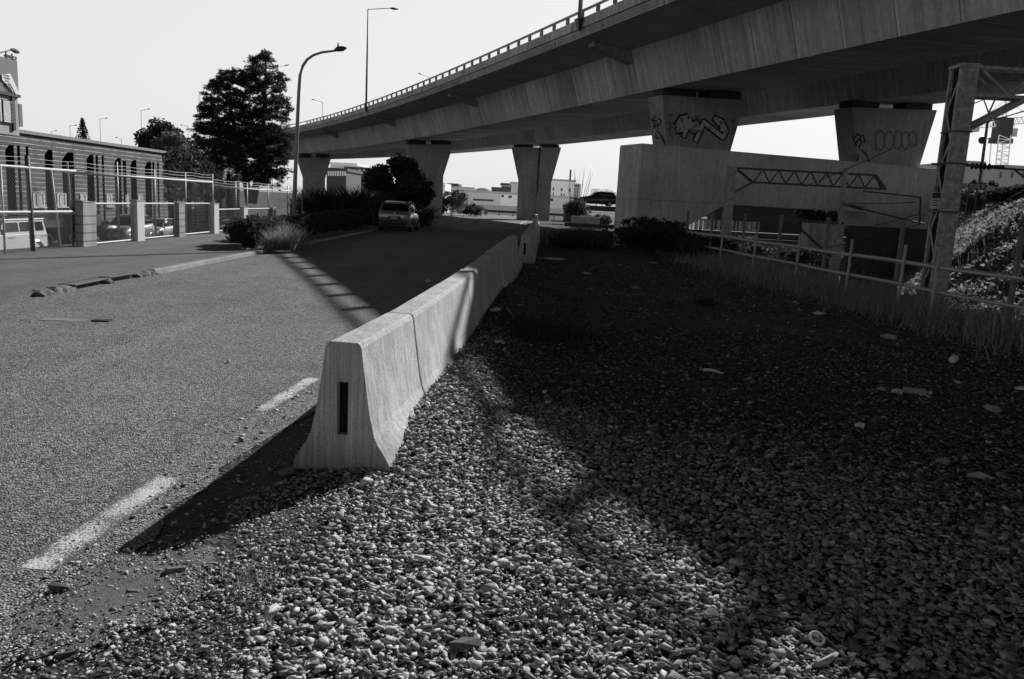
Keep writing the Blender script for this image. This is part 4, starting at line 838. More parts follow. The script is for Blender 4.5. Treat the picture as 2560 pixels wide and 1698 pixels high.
M_SL = plain("slat_pale", .5, .7, var=.5, scale=3)
m = MB()
for i in range(26): m.box((9.9 + i * .34, 62, .1), (.26 if i % 5 else .1, .05, 2.2))
m.build("slat_panel", M_SL, fn); m = MB(); m.box((14, 62.05, 1.18), (9, .08, .1)); m.build("rail", M_DK, fn)
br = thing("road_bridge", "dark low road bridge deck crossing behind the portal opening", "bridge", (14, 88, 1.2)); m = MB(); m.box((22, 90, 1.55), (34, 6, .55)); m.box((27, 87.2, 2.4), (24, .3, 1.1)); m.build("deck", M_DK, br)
for x in (5.5, 15, 26): m = MB(); m.box((x, 89.9, -.4), (.9, 3, 3.3)); m.build("support", M_DK, br)
m = MB(); m.tube([(5.5, 87.3, 2.5), (15, 87.3, 2.5)], .05)
for i in range(14): m.tube([(5.5 + .7 * i, 87.3, 1.8), (5.5 + .7 * i, 87.3, 2.5)], .03)
m.build("railing", M_MASTD, br)
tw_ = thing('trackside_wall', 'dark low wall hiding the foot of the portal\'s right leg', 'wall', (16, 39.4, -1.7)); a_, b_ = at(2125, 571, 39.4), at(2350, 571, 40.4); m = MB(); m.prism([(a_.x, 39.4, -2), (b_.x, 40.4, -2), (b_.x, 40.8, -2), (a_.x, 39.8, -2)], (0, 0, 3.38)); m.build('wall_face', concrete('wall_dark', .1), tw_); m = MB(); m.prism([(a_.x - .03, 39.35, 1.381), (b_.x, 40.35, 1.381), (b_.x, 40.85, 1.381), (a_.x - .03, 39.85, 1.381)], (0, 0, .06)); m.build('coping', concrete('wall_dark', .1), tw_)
# ---- graffiti
M_BLK = plain("spray_black", .012, .7); M_FILL = plain("spray_silver", .5, .5); M_BLKF = plain("spray_faded", .17, .8)
def face_pt(P, tvec, o_ref, u, v, off):        # pixel of the photograph -> point of the pier's front face
    c0 = P(o_ref, 0); d = ray(u, v); k = ((c0 - CAMLOC).dot(tvec)) / d.dot(tvec); return CAMLOC + d * k - tvec * off
def stroke(m, pts, wd, nrm):
    for i in range(len(pts) - 1):
        a, b = pts[i], pts[i + 1]; d = (b - a)
        if d.length < 1e-4: continue
        d.normalize(); s_ = d.cross(nrm).normalized() * wd / 2; a2, b2 = a - d * wd * .3, b + d * wd * .3
        m.add([a2 - s_, a2 + s_, b2 + s_, b2 - s_], [(0, 1, 2, 3)])
def graf(P, tvec, parent, strokes, zf, wd, mat, off, name):
    m = MB(); k_ = 0
    for st in strokes:
        k_ += 1; stroke(m, [face_pt(P, tvec, 0, zf[0] + x / zf[2], zf[1] + y / zf[2], off + .0006 * k_) for x, y in st], wd, tvec)
    return m.build(name, mat, parent)
Z1 = (1560, 200, 3.016)
main = [[(470, 282), (428, 290), (400, 335), (440, 335), (470, 300)], [(440, 335), (402, 380), (455, 372), (500, 345)], [(498, 300), (478, 345), (450, 420)], [(460, 345), (505, 335)], [(515, 335), (545, 325), (556, 352), (530, 385), (508, 372), (512, 340)], [(540, 455), (570, 390), (600, 318)], [(600, 318), (650, 360), (742, 432)], [(742, 432), (768, 392), (725, 340), (685, 292)], [(685, 292), (735, 318), (762, 372)], [(742, 345), (735, 375)]]
graf(PA1, TA1, A1, main, Z1, .36, M_BLK, .006, "graffiti_outline"); graf(PA1, TA1, A1, main, Z1, .19, M_FILL, .02, "graffiti_fill")
graf(PA1, TA1, A1, [[(335, 260), (350, 270), (365, 258)], [(535, 275), (550, 288), (565, 275)], [(806, 305), (820, 318), (834, 302)], [(430, 300), (440, 298)], [(720, 320), (730, 328)]], Z1, .09, M_BLKF, .03, "graffiti_heart")
graf(PA1, TA1, A1, [[(345, 295), (340, 330), (350, 350), (345, 380), (348, 420)], [(312, 320), (340, 332), (368, 330)], [(318, 370), (345, 375), (360, 350)], [(815, 350), (830, 380), (818, 420)], [(845, 355), (832, 400)], [(805, 440), (815, 470)]], Z1, .06, M_BLKF, .032, "graffiti_tag")
# lettering on the pier's lit side
def side_pt(u, v, off):
    c0 = PA1(-2.6, 0); nv = NA1; f = (v - 247) / 120.; oo = -2.75 + .5 * max(0, min(1, f)); q = PA1(oo, 0); d = ray(u, v); k = ((q - CAMLOC).dot(nv)) / d.dot(nv); return CAMLOC + d * k - nv * off
m = MB()
for st in [[(240, 265), (215, 300), (245, 310), (222, 362), (262, 330), (248, 395)], [(205, 290), (228, 330), (240, 350)], [(265, 290), (282, 310), (270, 345)], [(240, 400), (250, 445)], [(262, 390), (300, 470)], [(235, 430), (262, 440)], [(288, 420), (318, 495)], [(242, 470), (255, 492)]]:
    stroke(m, [side_pt(Z1[0] + x / Z1[2], Z1[1] + y / Z1[2], .012) for x, y in st], .07, NA1)
m.build("graffiti_tag", M_BLK, A1)
Z2 = (1960, 140, 2.178)
ov_ = []
for cx, cy, w2, h2 in ((522, 460, 24, 56), (572, 460, 24, 50), (620, 458, 22, 50), (662, 462, 20, 50), (700, 452, 22, 40)):
    ov_.append([(cx + w2 * math.cos(2 * PI * i / 12), cy + h2 * math.sin(2 * PI * i / 12)) for i in range(13)])
graf(PB1, TB1, B1, ov_ + [[(500, 405), (498, 515)], [(545, 420), (550, 500)], [(715, 490), (728, 465), (716, 455)], [(600, 500), (605, 420)]], Z2, .075, M_BLKF, .006, "graffiti_bubble")
graf(PB1, TB1, B1, [[(380, 450), (400, 425), (420, 440), (388, 478), (410, 455), (425, 470), (405, 500)], [(372, 440), (395, 490)], [(430, 430), (440, 470)], [(420, 510), (450, 540), (462, 575)], [(405, 540), (400, 570)]], Z2, .09, M_BLK, .006, "graffiti_tag")
# ================================================================ block building behind the left fence
def zz(x, y): return x / 2.703, 80 + y / 2.703            # enlarged view -> photograph pixels
BX = -30.0
def bpl(x, y, X=BX):
    d = ray(*zz(x, y)); k_ = (X - CAMLOC.x) / d.x; return CAMLOC + d * k_
def brick(name, v, course=.285):
    k = NB(name); c = k.coord(); s = k.new("ShaderNodeSeparateXYZ"); k.link(c, s.inputs[0])
    q = k.ma('DIVIDE', s.outputs[2], course); fr = k.ma('SUBTRACT', q, k.ma('FLOOR', q)); wob = k.noise(c, 1.4, 3)
    row = k.ma('FLOOR', q); half = k.ma('MULTIPLY', k.ma('FRACT', k.ma('MULTIPLY', row, .5)), 1.0)
    px_ = k.ma('ADD', k.ma('DIVIDE', k.ma('ADD', s.outputs[1], s.outputs[0]), .58), half); fx_ = k.ma('SUBTRACT', px_, k.ma('FLOOR', px_))
    line = k.ma('MULTIPLY', k.ma('LESS_THAN', fr, .13), k.rng(wob, .25, 1., .38, .55)); vl = k.ma('MULTIPLY', k.ma('LESS_THAN', fx_, .03), .12)
    n = k.noise(c, 12, 4); big = k.noise(c, .5, 4)
    wn = k.new("ShaderNodeTexWhiteNoise", noise_dimensions='2D'); cb = k.new("ShaderNodeCombineXYZ"); k.link(k.ma('FLOOR', px_), cb.inputs[0]); k.link(row, cb.inputs[1]); k.link(cb.outputs[0], wn.inputs['Vector'])
    base = k.ma('MULTIPLY', k.ma('MULTIPLY', k.rng(n, .8, 1.2), k.rng(big, .8, 1.2)), k.ma('MULTIPLY', k.rng(wn.outputs[0], .85, 1.15, 0, 1), v))
    k.color(k.mix(k.ma('MAXIMUM', line, vl), base, .66)); k.b.inputs['Roughness'].default_value = .9; return k.m
M_BRICK = brick("block_wall", .115); M_DKGL = plain("dark_glass", .006, .5, spec=.1); M_WFR = plain("white_frame", .7, .5)
YB0, YB1, ZR = 40.0, 87.0, 4.28
bb = thing("block_building", "long dark block building with pale mortar lines and tall arched slots behind the fence", "building", (BX, 60, -2.3))
ops = [(32, 93, 762, 1), (113, 133, 768, 0), (172, 191, 772, 0), (299, 354, 795, 1), (415, 497, 812, 1), (583, 631, 828, 1), (645, 661, 832, 0), (686, 701, 836, 0), (772, 816, 850, 1), (829, 851, 872, 0), (880, 921, 865, 1), (978, 1021, 877, 1), (1029, 1043, 880, 0), (1061, 1073, 882, 0),
       (1130, 1165, 895, 1), (1180, 1192, 897, 0), (1255, 1290, 905, 1), (1310, 1322, 908, 0), (1380, 1412, 915, 1), (1466, 1493, 932, 1), (1529, 1557, 940, 1), (1563, 1571, 942, 0)]
O = []
for a, b, tp, arch in ops: O.append((bpl(a, tp).y, bpl(b, tp).y, bpl((a + b) / 2, tp).z, arch))
m = MB(); y = YB0; dep = 1.3
for y0, y1, zt, ar in O + [(YB1, YB1 + 1, 0, 0)]:
    m.box((BX - dep / 2, (y + min(y0, YB1)) / 2, (ZR - 2.6) / 2), (dep, max(min(y0, YB1) - y, .02), ZR + 2.6)); y = y1
for y0, y1, zt, ar in O:
    m.box((BX - dep / 2 - .001, (y0 + y1) / 2, (ZR + zt) / 2 - .001), (dep - .004, y1 - y0 - .002, ZR - zt - .004))
    if ar:
        w2 = (y1 - y0) * .5
        for yy, sg_ in ((y0, 1),): m.prism([(BX - .012, yy + sg_ * .001, zt - w2 * .8), (BX - .012, yy + sg_ * w2, zt + .001), (BX - .012, yy + sg_ * .001, zt + .001)], (-dep + .03, 0, 0))
m.build("wall", M_BRICK, bb)
m = MB(); m.box((BX - 7.5, (YB0 + YB1) / 2, .8), (13.2, YB1 - YB0 - .1, 6.3)); m.build("inner_wall", plain("recess_dark", .006, .9), bb)  # near-black core stands in for deep shade behind the slots
m = MB(); m.box((BX - 7, (YB0 + YB1) / 2, ZR + .1), (14.3, YB1 - YB0 + .3, .2)); m.build("roof_coping", plain("coping", .28, .8), bb)
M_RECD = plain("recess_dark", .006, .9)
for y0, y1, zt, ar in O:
    m = MB(); m.box((BX - dep / 2 - .012, y1 - .014, (zt - 2.4) / 2), (dep - .02, .02, zt + 2.3)); m.box((BX - dep / 2 - .012, (y0 + y1) / 2, zt - .015), (dep - .04, y1 - y0 - .05, .02)); m.build("recess_shade", M_RECD, bb)  # black sheets paint the slots' sides and heads as deep shade
    if y1 - y0 > .5: m = MB(); m.box((BX - dep + .03, (y0 + y1) / 2, (zt - .6) / 2 - .2), (.03, y1 - y0 - .1, zt + 1.6)); m.build("tall_window", M_DKGL, bb)
for a, b in ((218, 300), (380, 446), (538, 583), (716, 756), (846, 866), (930, 960), (1438, 1455), (1500, 1518)):
    p, q = bpl(a, 1100), bpl(b, 1168); h = abs(p.z - q.z); m = MB(); yc = (p.y + q.y) / 2; wd = q.y - p.y; zc = .36
    for dy in (-wd / 2 + .08, -wd * .12, wd / 2 - .08): m.box((BX + .03, yc + dy, zc), (.05, .16, .85))
    for dz in (-.4, .4): m.box((BX + .03, yc, zc + dz), (.05, wd - .33, .07))
    f_ = m.build("small_window", M_WFR, bb); m = MB(); m.box((BX + .012, yc, zc), (.02, wd - .1, .78)); m.build("pane", plain("pale_blind", .5, .6), f_); m = MB(); m.box((BX + .07, yc, zc - .48), (.14, wd + .25, .07)); m.build("sill", M_WFR, f_)
# small tilted floodlight on the far end
p = bpl(1598, 985); fl2 = thing("wall_floodlight", "small white floodlight tilted on the block building's far end wall", "lamp", tuple(p)); m = MB(); m.box(p + Vector((.35, 0, 0)), (.5, .5, .8), rz=.3, rx=.5); m.build("lamp_head", M_WFR, fl2); m = MB(); m.tube([(p.x - .2, p.y, p.z - .5), (p.x + .3, p.y, p.z - .4)], .05); m.build("arm", M_MASTD, fl2)
# dark leaves added over the middle bays to imitate a tree's shadow
cs = [(BX + .15, y_, z_) for y_ in np.linspace(69, 81.5, 24) for z_ in (ZR + .15, 3.6, 2.8, 2.0, 1.0)]
cr = leaves(clump_pts(cs, [(.25, .42, .55)] * len(cs), 5200), .16, "facade_shade_leaves", M_LEAF); tag(cr, "dark creeper draped over the block building's middle bays", "added shade")
# grey tower block at the left edge
def z7(x, y): return x / 7.129, 110 + y / 7.129
TX = -28.6
def tpl(x, y): d = ray(*z7(x, y)); return CAMLOC + d * ((TX - CAMLOC.x) / d.x)
tw = thing("grey_tower", "grey upper storey with a slanted white sign at the photo's left edge", "building", (TX, 42, ZR))
yE = tpl(325, 700).y; zT = tpl(318, 310).z; zW1 = tpl(100, 870).z
m = MB(); m.box((TX - 4, yE - 5, (zT + zW1) / 2), (8, 10, zT - zW1)); m.build("wall", plain("tower_grey", .23, .9, var=.12, scale=2), tw)
m = MB(); m.box((TX - 4, yE - 5, (zW1 + 4) / 2), (7.9, 9.9, zW1 - 4)); m.build("lower_wall", plain("tower_pale", .42, .9, var=.1, scale=2), tw)
m = MB(); m.box((TX + .02, yE - .62, (zW1 + 4.2) / 2), (.1, .22, zW1 - 4.3)); m.box((TX + .04, yE - 3, zW1 - .05), (.14, 6, .16)); m.build("dark_trim", plain("trim_black", .015, .6), tw)
y0, y1 = tpl(35, 1200).y, tpl(232, 1200).y; zt, zb = tpl(130, 1020).z, tpl(130, 1400).z; ym = tpl(160, 1200).y
m = MB(); m.box((TX + .03, (y0 + y1) / 2, (zt + zb) / 2), (.06, y1 - y0 + .1, zt - zb + .1)); wn_ = m.build("window", plain("trim_black", .015, .6), tw)
m = MB(); n = 16
for i in range(n): z_ = zb + (zt - zb) * (i + .5) / n; m.box((TX + .08, (y0 + ym) / 2, z_), (.03, ym - y0 - .02, (zt - zb) / n * .86))
m.build("blind", M_WFR, wn_); m = MB()
for i in range(n): z_ = zb + (zt - zb) * (i + .5) / n; m.box((TX + .08, (y1 + ym) / 2, z_), (.05, y1 - ym - .1, (zt - zb) / n * .35), ry=.5)
m.build("louvre", plain("louvre_grey", .3, .6), wn_)
m = MB(); m.box((TX + .06, tpl(-10, 1200).y, (zt + zb) / 2), (.05, .12, zt - zb)); m.build("mullion", M_WFR, wn_)
p = tpl(362, 1270); m = MB(); m.box((TX - .14, yE + .17, p.z), (.2, .3, tpl(362, 1075).z - tpl(362, 1475).z)); m.build("side_box", plain("tower_grey", .23), tw)
sp = [tpl(12, 545), tpl(160, 528), tpl(345, 920), tpl(262, 910), tpl(20, 640)]
st_ = thing("slanted_sign", "slanted white sign reading GONNA WANNA DEAL with three dark stripes", "sign", tuple(sp[0]))
m = MB(); m.prism([q + Vector((.03, 0, 0)) for q in sp], (.04, 0, 0)); m.build("board", plain("sign_white", .85, .5, var=.04), st_)
M_TXT = plain("sign_text", .03, .6)
for i, wd in enumerate(("GONNA", "WANNA", "DEAL")):
    c = tpl(92 + 6 * i, 565 + 48 * i); text(wd, .15, M_TXT, st_, frame3((TX + .085, c.y, c.z), (0, 1, 0), (0, 0, 1)))
for i in range(3):
    a, b = tpl(82 + 33 * i, 700 - 2 * i), tpl(182 + 38 * i, 890 + 6 * i); m = MB(); m.bar((TX + .08, a.y, a.z), (TX + .08, b.y, b.z), .045, .012, (1, 0, 0)); m.build("stripe", M_TXT, st_)
rf = thing("roof_frame", "small dark-framed white panel standing on the grey tower's roof", "sign", tuple(tpl(190, 270))); q = [tpl(98, 190), tpl(285, 240), tpl(285, 285), tpl(98, 230)]; m = MB()
for i in range(4): m.bar(q[i], q[(i + 1) % 4], .06)
m.build("frame", plain("trim_black", .015, .6), rf); m = MB(); m.prism([a + Vector((-.08, 0, 0)) for a in q], (-.03, 0, 0)); m.build("panel", plain("sign_white", .85, .5, var=.04), rf)
for yy in (q[0].y + .2, q[1].y - .2): m = MB(); m.bar((TX - .1, yy, zT - .3), (TX - .1, yy, q[2].z + .3), .06); m.build("leg", M_MASTD, rf)
fl3 = thing("roof_floodlight", "floodlight on a long thin arm above the grey tower's roof", "lamp", tuple(tpl(0, 200))); a, b, c = tpl(-40, 168), tpl(215, 105), tpl(345, 152)
m = MB(); m.tube([(TX - .5, a.y - .5, zT - .5), (TX - .3, a.y - .5, a.z - .3), a, b], .035); m.build("arm", M_MASTD, fl3); m = MB(); m.tube([b - Vector((0, .1, 0)), b.lerp(c, .35), b.lerp(c, .7), c], [.06, .13, .12, .03], 8); m.build("lamp_head", M_MASTD, fl3)
# ================================================================ fence, gate and pillars along the footpath
FX = -10.5
M_TUBE = plain("fence_tube", .52, .5, .1, var=.15); M_MESH = plain("fence_wire", .3, .5, .4); M_PILL = concrete("pillar_block", .36, False, 0, .3, joints=(.25, .45, .65, .85)); M_PILP = plain("pillar_paint", .62, .8, var=.12, scale=5, bump=.2)
def mesh_panel(ya, yb, za, zb, X, parent, sp=.085, r=.0016, name="wire_mesh"):
    m = MB(); L = yb - ya; H = zb - za; n = int((L + H) / sp)
    def seg(y0, z0, y1, z1): m.bar((X, y0, z0), (X, y1, z1), r * 2, r * 2, (1, 0, 0))
    for i in range(n + 1):
        t = i * sp
        y0, z0 = ya + max(0, t - H), za + min(H, t); y1, z1 = ya + min(L, t), za + max(0, t - L); seg(y0, z0, y1, z1)
        seg(yb - max(0, t - H), z0, yb - min(L, t), z1)
    return m.build(name, M_MESH, parent)
gt = thing("mesh_gate", "wide chain-link gate of pale tubes at the left edge, before the white vehicle", "gate", (FX, 16.5, .05))
for z in (.08, .98, 1.9): m = MB(); m.tube([(FX, 13.4, z), (FX, 19.0 if z < 1.8 else 19.2, z + (.0 if z > 1 else -.02))], .026, 8); m.build("rail", M_TUBE, gt, smooth=True)
for y in (13.5, 16.42): m = MB(); m.tube([(FX, y, .06), (FX, y, 1.9)], .022, 8); m.build("upright", M_TUBE, gt, smooth=True)
m = MB(); m.tube([(FX, 17.38, -.05), (FX - .02, 17.36, 2.15)], .05, 8); m.build("gate_post", plain("post_dark", .12, .6), gt, smooth=True)
m = MB(); m.tube([(FX, 18.45, .07), (FX, 18.2, 1.88)], .022, 8); m.build("upright", M_TUBE, gt, smooth=True)
mesh_panel(13.5, 19.0, .08, 1.9, FX + .01, gt)
plr = [(19.47, .62, 1.17, "leaning grey block pillar at the gate end of the fence", M_PILL, .03), (22.2, .44, 1.2, "pale painted block pillar, second from the gate", M_PILP, .0), (24.93, .46, 1.13, "grey block pillar with visible courses, third from the gate", M_PILL, 0), (27.8, .46, 1.12, "pale block pillar, fourth from the gate, marked by a dark patch", M_PILP, 0), (30.8, .46, .98, "pale block pillar just left of the round shrub", M_PILP, 0), (34.4, .46, .95, "grey block pillar behind the tussock grass", M_PILL, 0)]
for y, wd, h, lb, mt, ln in plr:
    t = thing("block_pillar", lb, "pillar", (FX, y, 0), 0, "block pillars of the roadside fence"); m = MB(); m.box((FX + .02 + ln, y, h / 2 - .1), (.2, wd, h + .2), rx=-ln * 1.5); m.build("pillar_shaft", mt, t, bevel=.015)
    m = MB(); m.box((FX + .02 + ln, y, h + .02), (.22, wd + .02, .03), rx=-ln * 1.5); m.build("cap", M_PILL, t)
fr_ = ["first tube-framed mesh panel, showing black and silver vehicles behind", "second tube-framed mesh panel, between pale and coursed pillars", "third tube-framed mesh panel, before the shaded parked car", "fourth tube-framed mesh panel, beside the round shrub", "last tube-framed mesh panel, half hidden behind the tussocks"]
for i in range(5):
    ya = plr[i][0] + plr[i][1] / 2 + .04; yb = plr[i + 1][0] - plr[i + 1][1] / 2 - .04; z0, z1 = .16 + .01 * i, (1.14 if i < 3 else .93); t = thing("fence_panel", fr_[i], "fence panel", (FX, (ya + yb) / 2, 0), 0, "tube-framed fence panels"); r = .16
    pts = []
    for (cy, cz, a0) in ((ya + r, z0 + r, PI), (yb - r, z0 + r, 1.5 * PI), (yb - r, z1 - r, 0), (ya + r, z1 - r, .5 * PI)):
        for q in range(5): a = a0 + q * PI / 8; pts.append((FX, cy + r * math.cos(a), cz + r * math.sin(a)))
    m = MB(); m.tube(pts + [pts[0]], .023, 8, cap=False); m.build("tube_frame", M_TUBE, t, smooth=True); mesh_panel(ya + .03, yb - .03, z0 + .02, z1 - .02, FX, t)
    m = MB(); m.box((FX - .1, (ya + yb) / 2, .02), (.3, yb - ya, .2)); m.build("plinth", M_PILL, t)
cf = thing("chain_link_fence", "tall chain-link fence topped with barbed wire running behind the block pillars", "fence", (FX - .25, 24, 0)); X2 = FX - .2
for ya, yb, z in ((19.1, 28.3, 1.86), (28.36, 40, 1.69)): m = MB(); m.tube([(X2, ya, z), (X2, yb, z)], .03, 8); m.build("top_rail", M_TUBE, cf, smooth=True)
for y, z in ((19.35, 2.1), (21.6, 2.22), (23.8, 2.12), (26.0, 2.1), (28.3, 2.14), (30.6, 1.95), (31.9, 1.92), (34.6, 1.95), (37.5, 1.95), (40, 1.95)): m = MB(); m.tube([(X2, y, -.1), (X2 - .01, y - (.12 if y < 20 else 0), z)], .026, 8); m.build("post", M_MESH if y > 20 else plain("post_grey", .2), cf, smooth=True)
for dz in (.08, .17, .26):
    m = MB(); pts = [(X2, y, (1.86 if y < 28.3 else 1.69) + dz - .03 * math.sin(PI * ((y - 13) % 2.25) / 2.25)) for y in axis([(13, 40, .28)])]; m.tube(pts, .006, 4)
    for p_ in pts[::1]: m.bar((p_[0], p_[1] - .02, p_[2] - .025), (p_[0], p_[1] + .02, p_[2] + .025), .007)
    m.build("barbed_wire", M_MESH, cf)
mesh_panel(19.2, 40, .9, 1.85, X2 + .005, cf, sp=.12)
# ================================================================ vehicles
M_TYRE = plain("tyre_rubber", .012, .85); M_RIM = plain("rim_alloy", .45, .35, .6); M_GLASS = plain("car_glass", .008, .08); M_LAMP = plain("lamp_lens", .55, .15); M_PLASTIC = plain("black_plastic", .015, .5)
def paint_mat(name, v, rough=.25, metal=.0):
    k = NB(name); c = k.coord(); n = k.noise(c, 3, 4); k.color(k.rng(n, v * .92, v * 1.06)); k.b.inputs['Roughness'].default_value = rough; k.b.inputs['Metallic'].default_value = metal
    k.b.inputs['Coat Weight'].default_value = .8; k.b.inputs['Coat Roughness'].default_value = .08; return k.m
def wheel(parent, x, y, r, wd, rim=None):
    s = 1 if x > 0 else -1; m = MB(); prof = [(-.5, .8), (-.46, .94), (-.3, 1.), (.3, 1.), (.46, .94), (.5, .8), (.4, .66)]
    m.loft([[(x + a * wd * s, y + r * q * math.cos(2 * PI * k / 24), r + r * q * math.sin(2 * PI * k / 24)) for k in range(24)] for a, q in prof]); w_ = m.build("wheel", M_TYRE, parent, smooth=True, local=True)
    m = MB(); m.loft([[(x + a * wd * s, y + r * q * math.cos(2 * PI * k / 20), r + r * q * math.sin(2 * PI * k / 20)) for k in range(20)] for a, q in ((.3, .66), (.44, .64), (.4, .5), (.46, .18), (.47, .02))])
    for k in range(5): a = 2 * PI * k / 5; m.bar((x + .43 * wd * s, y, r), (x + .43 * wd * s, y + r * .6 * math.cos(a), r + r * .6 * math.sin(a)), .05, .03, (1, 0, 0))
    m.build("rim", rim or M_RIM, w_, local=True)
def wheel_disc(m, x, y, z, r, th): m.loft([[(x + a * th, y + r * math.cos(2 * PI * k / 20), z + r * math.sin(2 * PI * k / 20)) for k in range(20)] for a in (-.5, .5)])
def loft_body(name, rings, mat, parent, smooth=True):
    m = MB(); m.loft(rings); return m.build(name, mat, parent, smooth=smooth, local=True, bevel=0)
def ring(y, zl, wl, zm, wm, zt, wt, n=3):      # one section of a car, looked at along its length (half widths)
    half = [(wl * .9, zl), (wl, zl + .08), (wm, zm), (wm * .99, zm + (zt - zm) * .35), (wt, zt - .05), (wt * .82, zt)]
    return [(-a, y, z) for a, z in half] + [(a, y, z) for a, z in reversed(half)]
def road_car(label, loc, rz, mat, L=4.0, W=1.64, H=1.45, cat="car", suv=False, scale=1.):
    t = thing("parked_car", label, cat, loc, rz); w = W / 2; s = H / 1.45
    # y: 0 = rear, L = nose
    st = [(.0, .34, w * .86, .62, w * .9, .98, w * .80), (.06, .26, w * .92, .62, w * .96, 1.02, w * .86), (.35, .2, w * .97, .66, w, 1.03, w * .93), (1.2, .18, w * .98, .66, w, .98, w * .94), (2.4, .18, w * .98, .64, w, .94, w * .93), (L * .74, .18, w * .97, .6, w * .99, .93, w * .86), (L * .93, .2, w * .9, .52, w * .92, .76, w * .7), (L, .3, w * .7, .46, w * .72, .6, w * .5)]
    loft_body("body", [ring(a, b * s, c, d * s, e, f * s, g) for a, b, c, d, e, f, g in st], mat, t)
    gs = [(.10, .96, w * .86, 1.0, w * .84, 1.06, w * .78), (.42, .96, w * .88, 1.2, w * .80, 1.41, w * .67), (.62, .96, w * .88, 1.2, w * .80, 1.44, w * .68), (1.5, .94, w * .9, 1.2, w * .81, 1.46, w * .69), (2.1, .92, w * .9, 1.18, w * .81, 1.42, w * .68), (2.95, .9, w * .86, .93, w * .84, .97, w * .8)]
    loft_body("cabin_glass", [ring(a, b * s, c, d * s, e, f * s, g) for a, b, c, d, e, f, g in gs], M_GLASS, t)
    m = MB(); rs = [(.26, 1.395, .64), (.36, 1.44, .69), (.7, 1.468, .70), (1.5, 1.485, .71), (2.05, 1.45, .69), (2.2, 1.40, .68)]
    m.loft([[(-w * q, a, z * s - .045), (-w * q * .93, a, z * s - .012), (-w * .4, a, z * s), (w * .4, a, z * s), (w * q * .93, a, z * s - .012), (w * q, a, z * s - .045), (w * q * .9, a, z * s - .06), (-w * q * .9, a, z * s - .06)] for a, z, q in rs]); m.build("roof", mat, t, smooth=True, local=True)
    for x in (-1, 1):
        for y0_, z0_, q0_, y1_, z1_, q1_, th_ in ((.1, 1.0, .87, .4, 1.42, .69, .085), (1.75, .97, .88, 1.62, 1.45, .7, .05), (2.9, .96, .86, 2.12, 1.43, .69, .06)): m = MB(); m.bar((x * w * q0_, y0_, z0_ * s), (x * w * q1_, y1_, z1_ * s), th_); m.build('pillar', mat, t, local=True)
        m = MB(); m.box((x * (w + .09), 2.45, 1.02 * s), (.17, .09, .12)); m.ball((x * (w + .1), 2.46, 1.02 * s), (.1, .07, .075)); m.build("mirror", mat, t, smooth=True, local=True)
        m = MB(); m.prism([(x * w * .83, -.012, .78 * s), (x * w * .945, .06, .74 * s), (x * w * .93, .12, .98 * s), (x * w * .86, .06, 1.12 * s), (x * w * .80, .02, 1.0 * s)], (-x * .02, .07, 0)); m.build("tail_light", plain("tail_lens", .16, .15), t, local=True)
        m = MB(); m.ball((x * w * .72, L * .93, .62 * s), (.17, .16, .1)); m.build("headlight", M_LAMP, t, smooth=True, local=True)
        for y in (.72, L - .78): wheel(t, x * (w - .11), y, .295, .19)
        for y in (.72, L - .78):
            m = MB(); pts = [(x * (w + .004), y + .35 * math.cos(a), .3 + .35 * math.sin(a)) for a in np.linspace(0, PI, 13)]; m.tube(pts, .022, 6); m.build("wheel_arch", M_PLASTIC if not suv else mat, t, local=True)
        for y in (1.55, 2.55): m = MB(); m.box((x * (w + .004), y, .8 * s), (.02, .14, .03)); m.build("door_handle", mat, t, local=True)
    m = MB(); m.loft([[(-w * .62 * q, y, z0 * s), (w * .62 * q, y, z0 * s), (w * .56 * q, y + .01, (z0 + .015) * s), (-w * .56 * q, y + .01, (z0 + .015) * s)] for z0, y, q in ((.38, -.012, 1.2), (.42, -.03, 1.24), (.48, -.03, 1.25), (.52, -.01, 1.2))]); m.build("bumper", mat, t, smooth=True, local=True)
    m = MB(); m.box((0, -.004, .31 * s), (W * .66, .06, .13)); m.build("diffuser", M_PLASTIC, t, local=True)
    m = MB(); m.prism([(-.36, -.014, .6 * s), (.36, -.014, .6 * s), (.27, -.012, .76 * s), (-.27, -.012, .76 * s)], (0, .03, 0)); m.build("plate_recess", M_PLASTIC, t, local=True)
    m = MB(); m.box((0, -.03, .68 * s), (.37, .012, .12)); m.build("number_plate", plain("plate_pale", .5, .5), t, local=True)
    m = MB(); m.box((0, .0, .9 * s), (.1, .02, .07)); m.build("badge", M_RIM, t, local=True)
    m = MB(); m.box((0, .24, 1.425 * s), (W * .62, .16, .03)); m.build("spoiler", mat, t, local=True)
    m = MB(); m.tube([(0, .8, 1.47 * s), (0, .62, 1.62 * s)], .006, 5); m.build("aerial", M_PLASTIC, t, local=True)
    return t
P_SIL = paint_mat("silver_paint", .34, .22, .55)
road_car("silver hatchback parked by the kerb in the bridge's shade, seen from behind", (-5.98, 39.0, .01), 0, P_SIL)
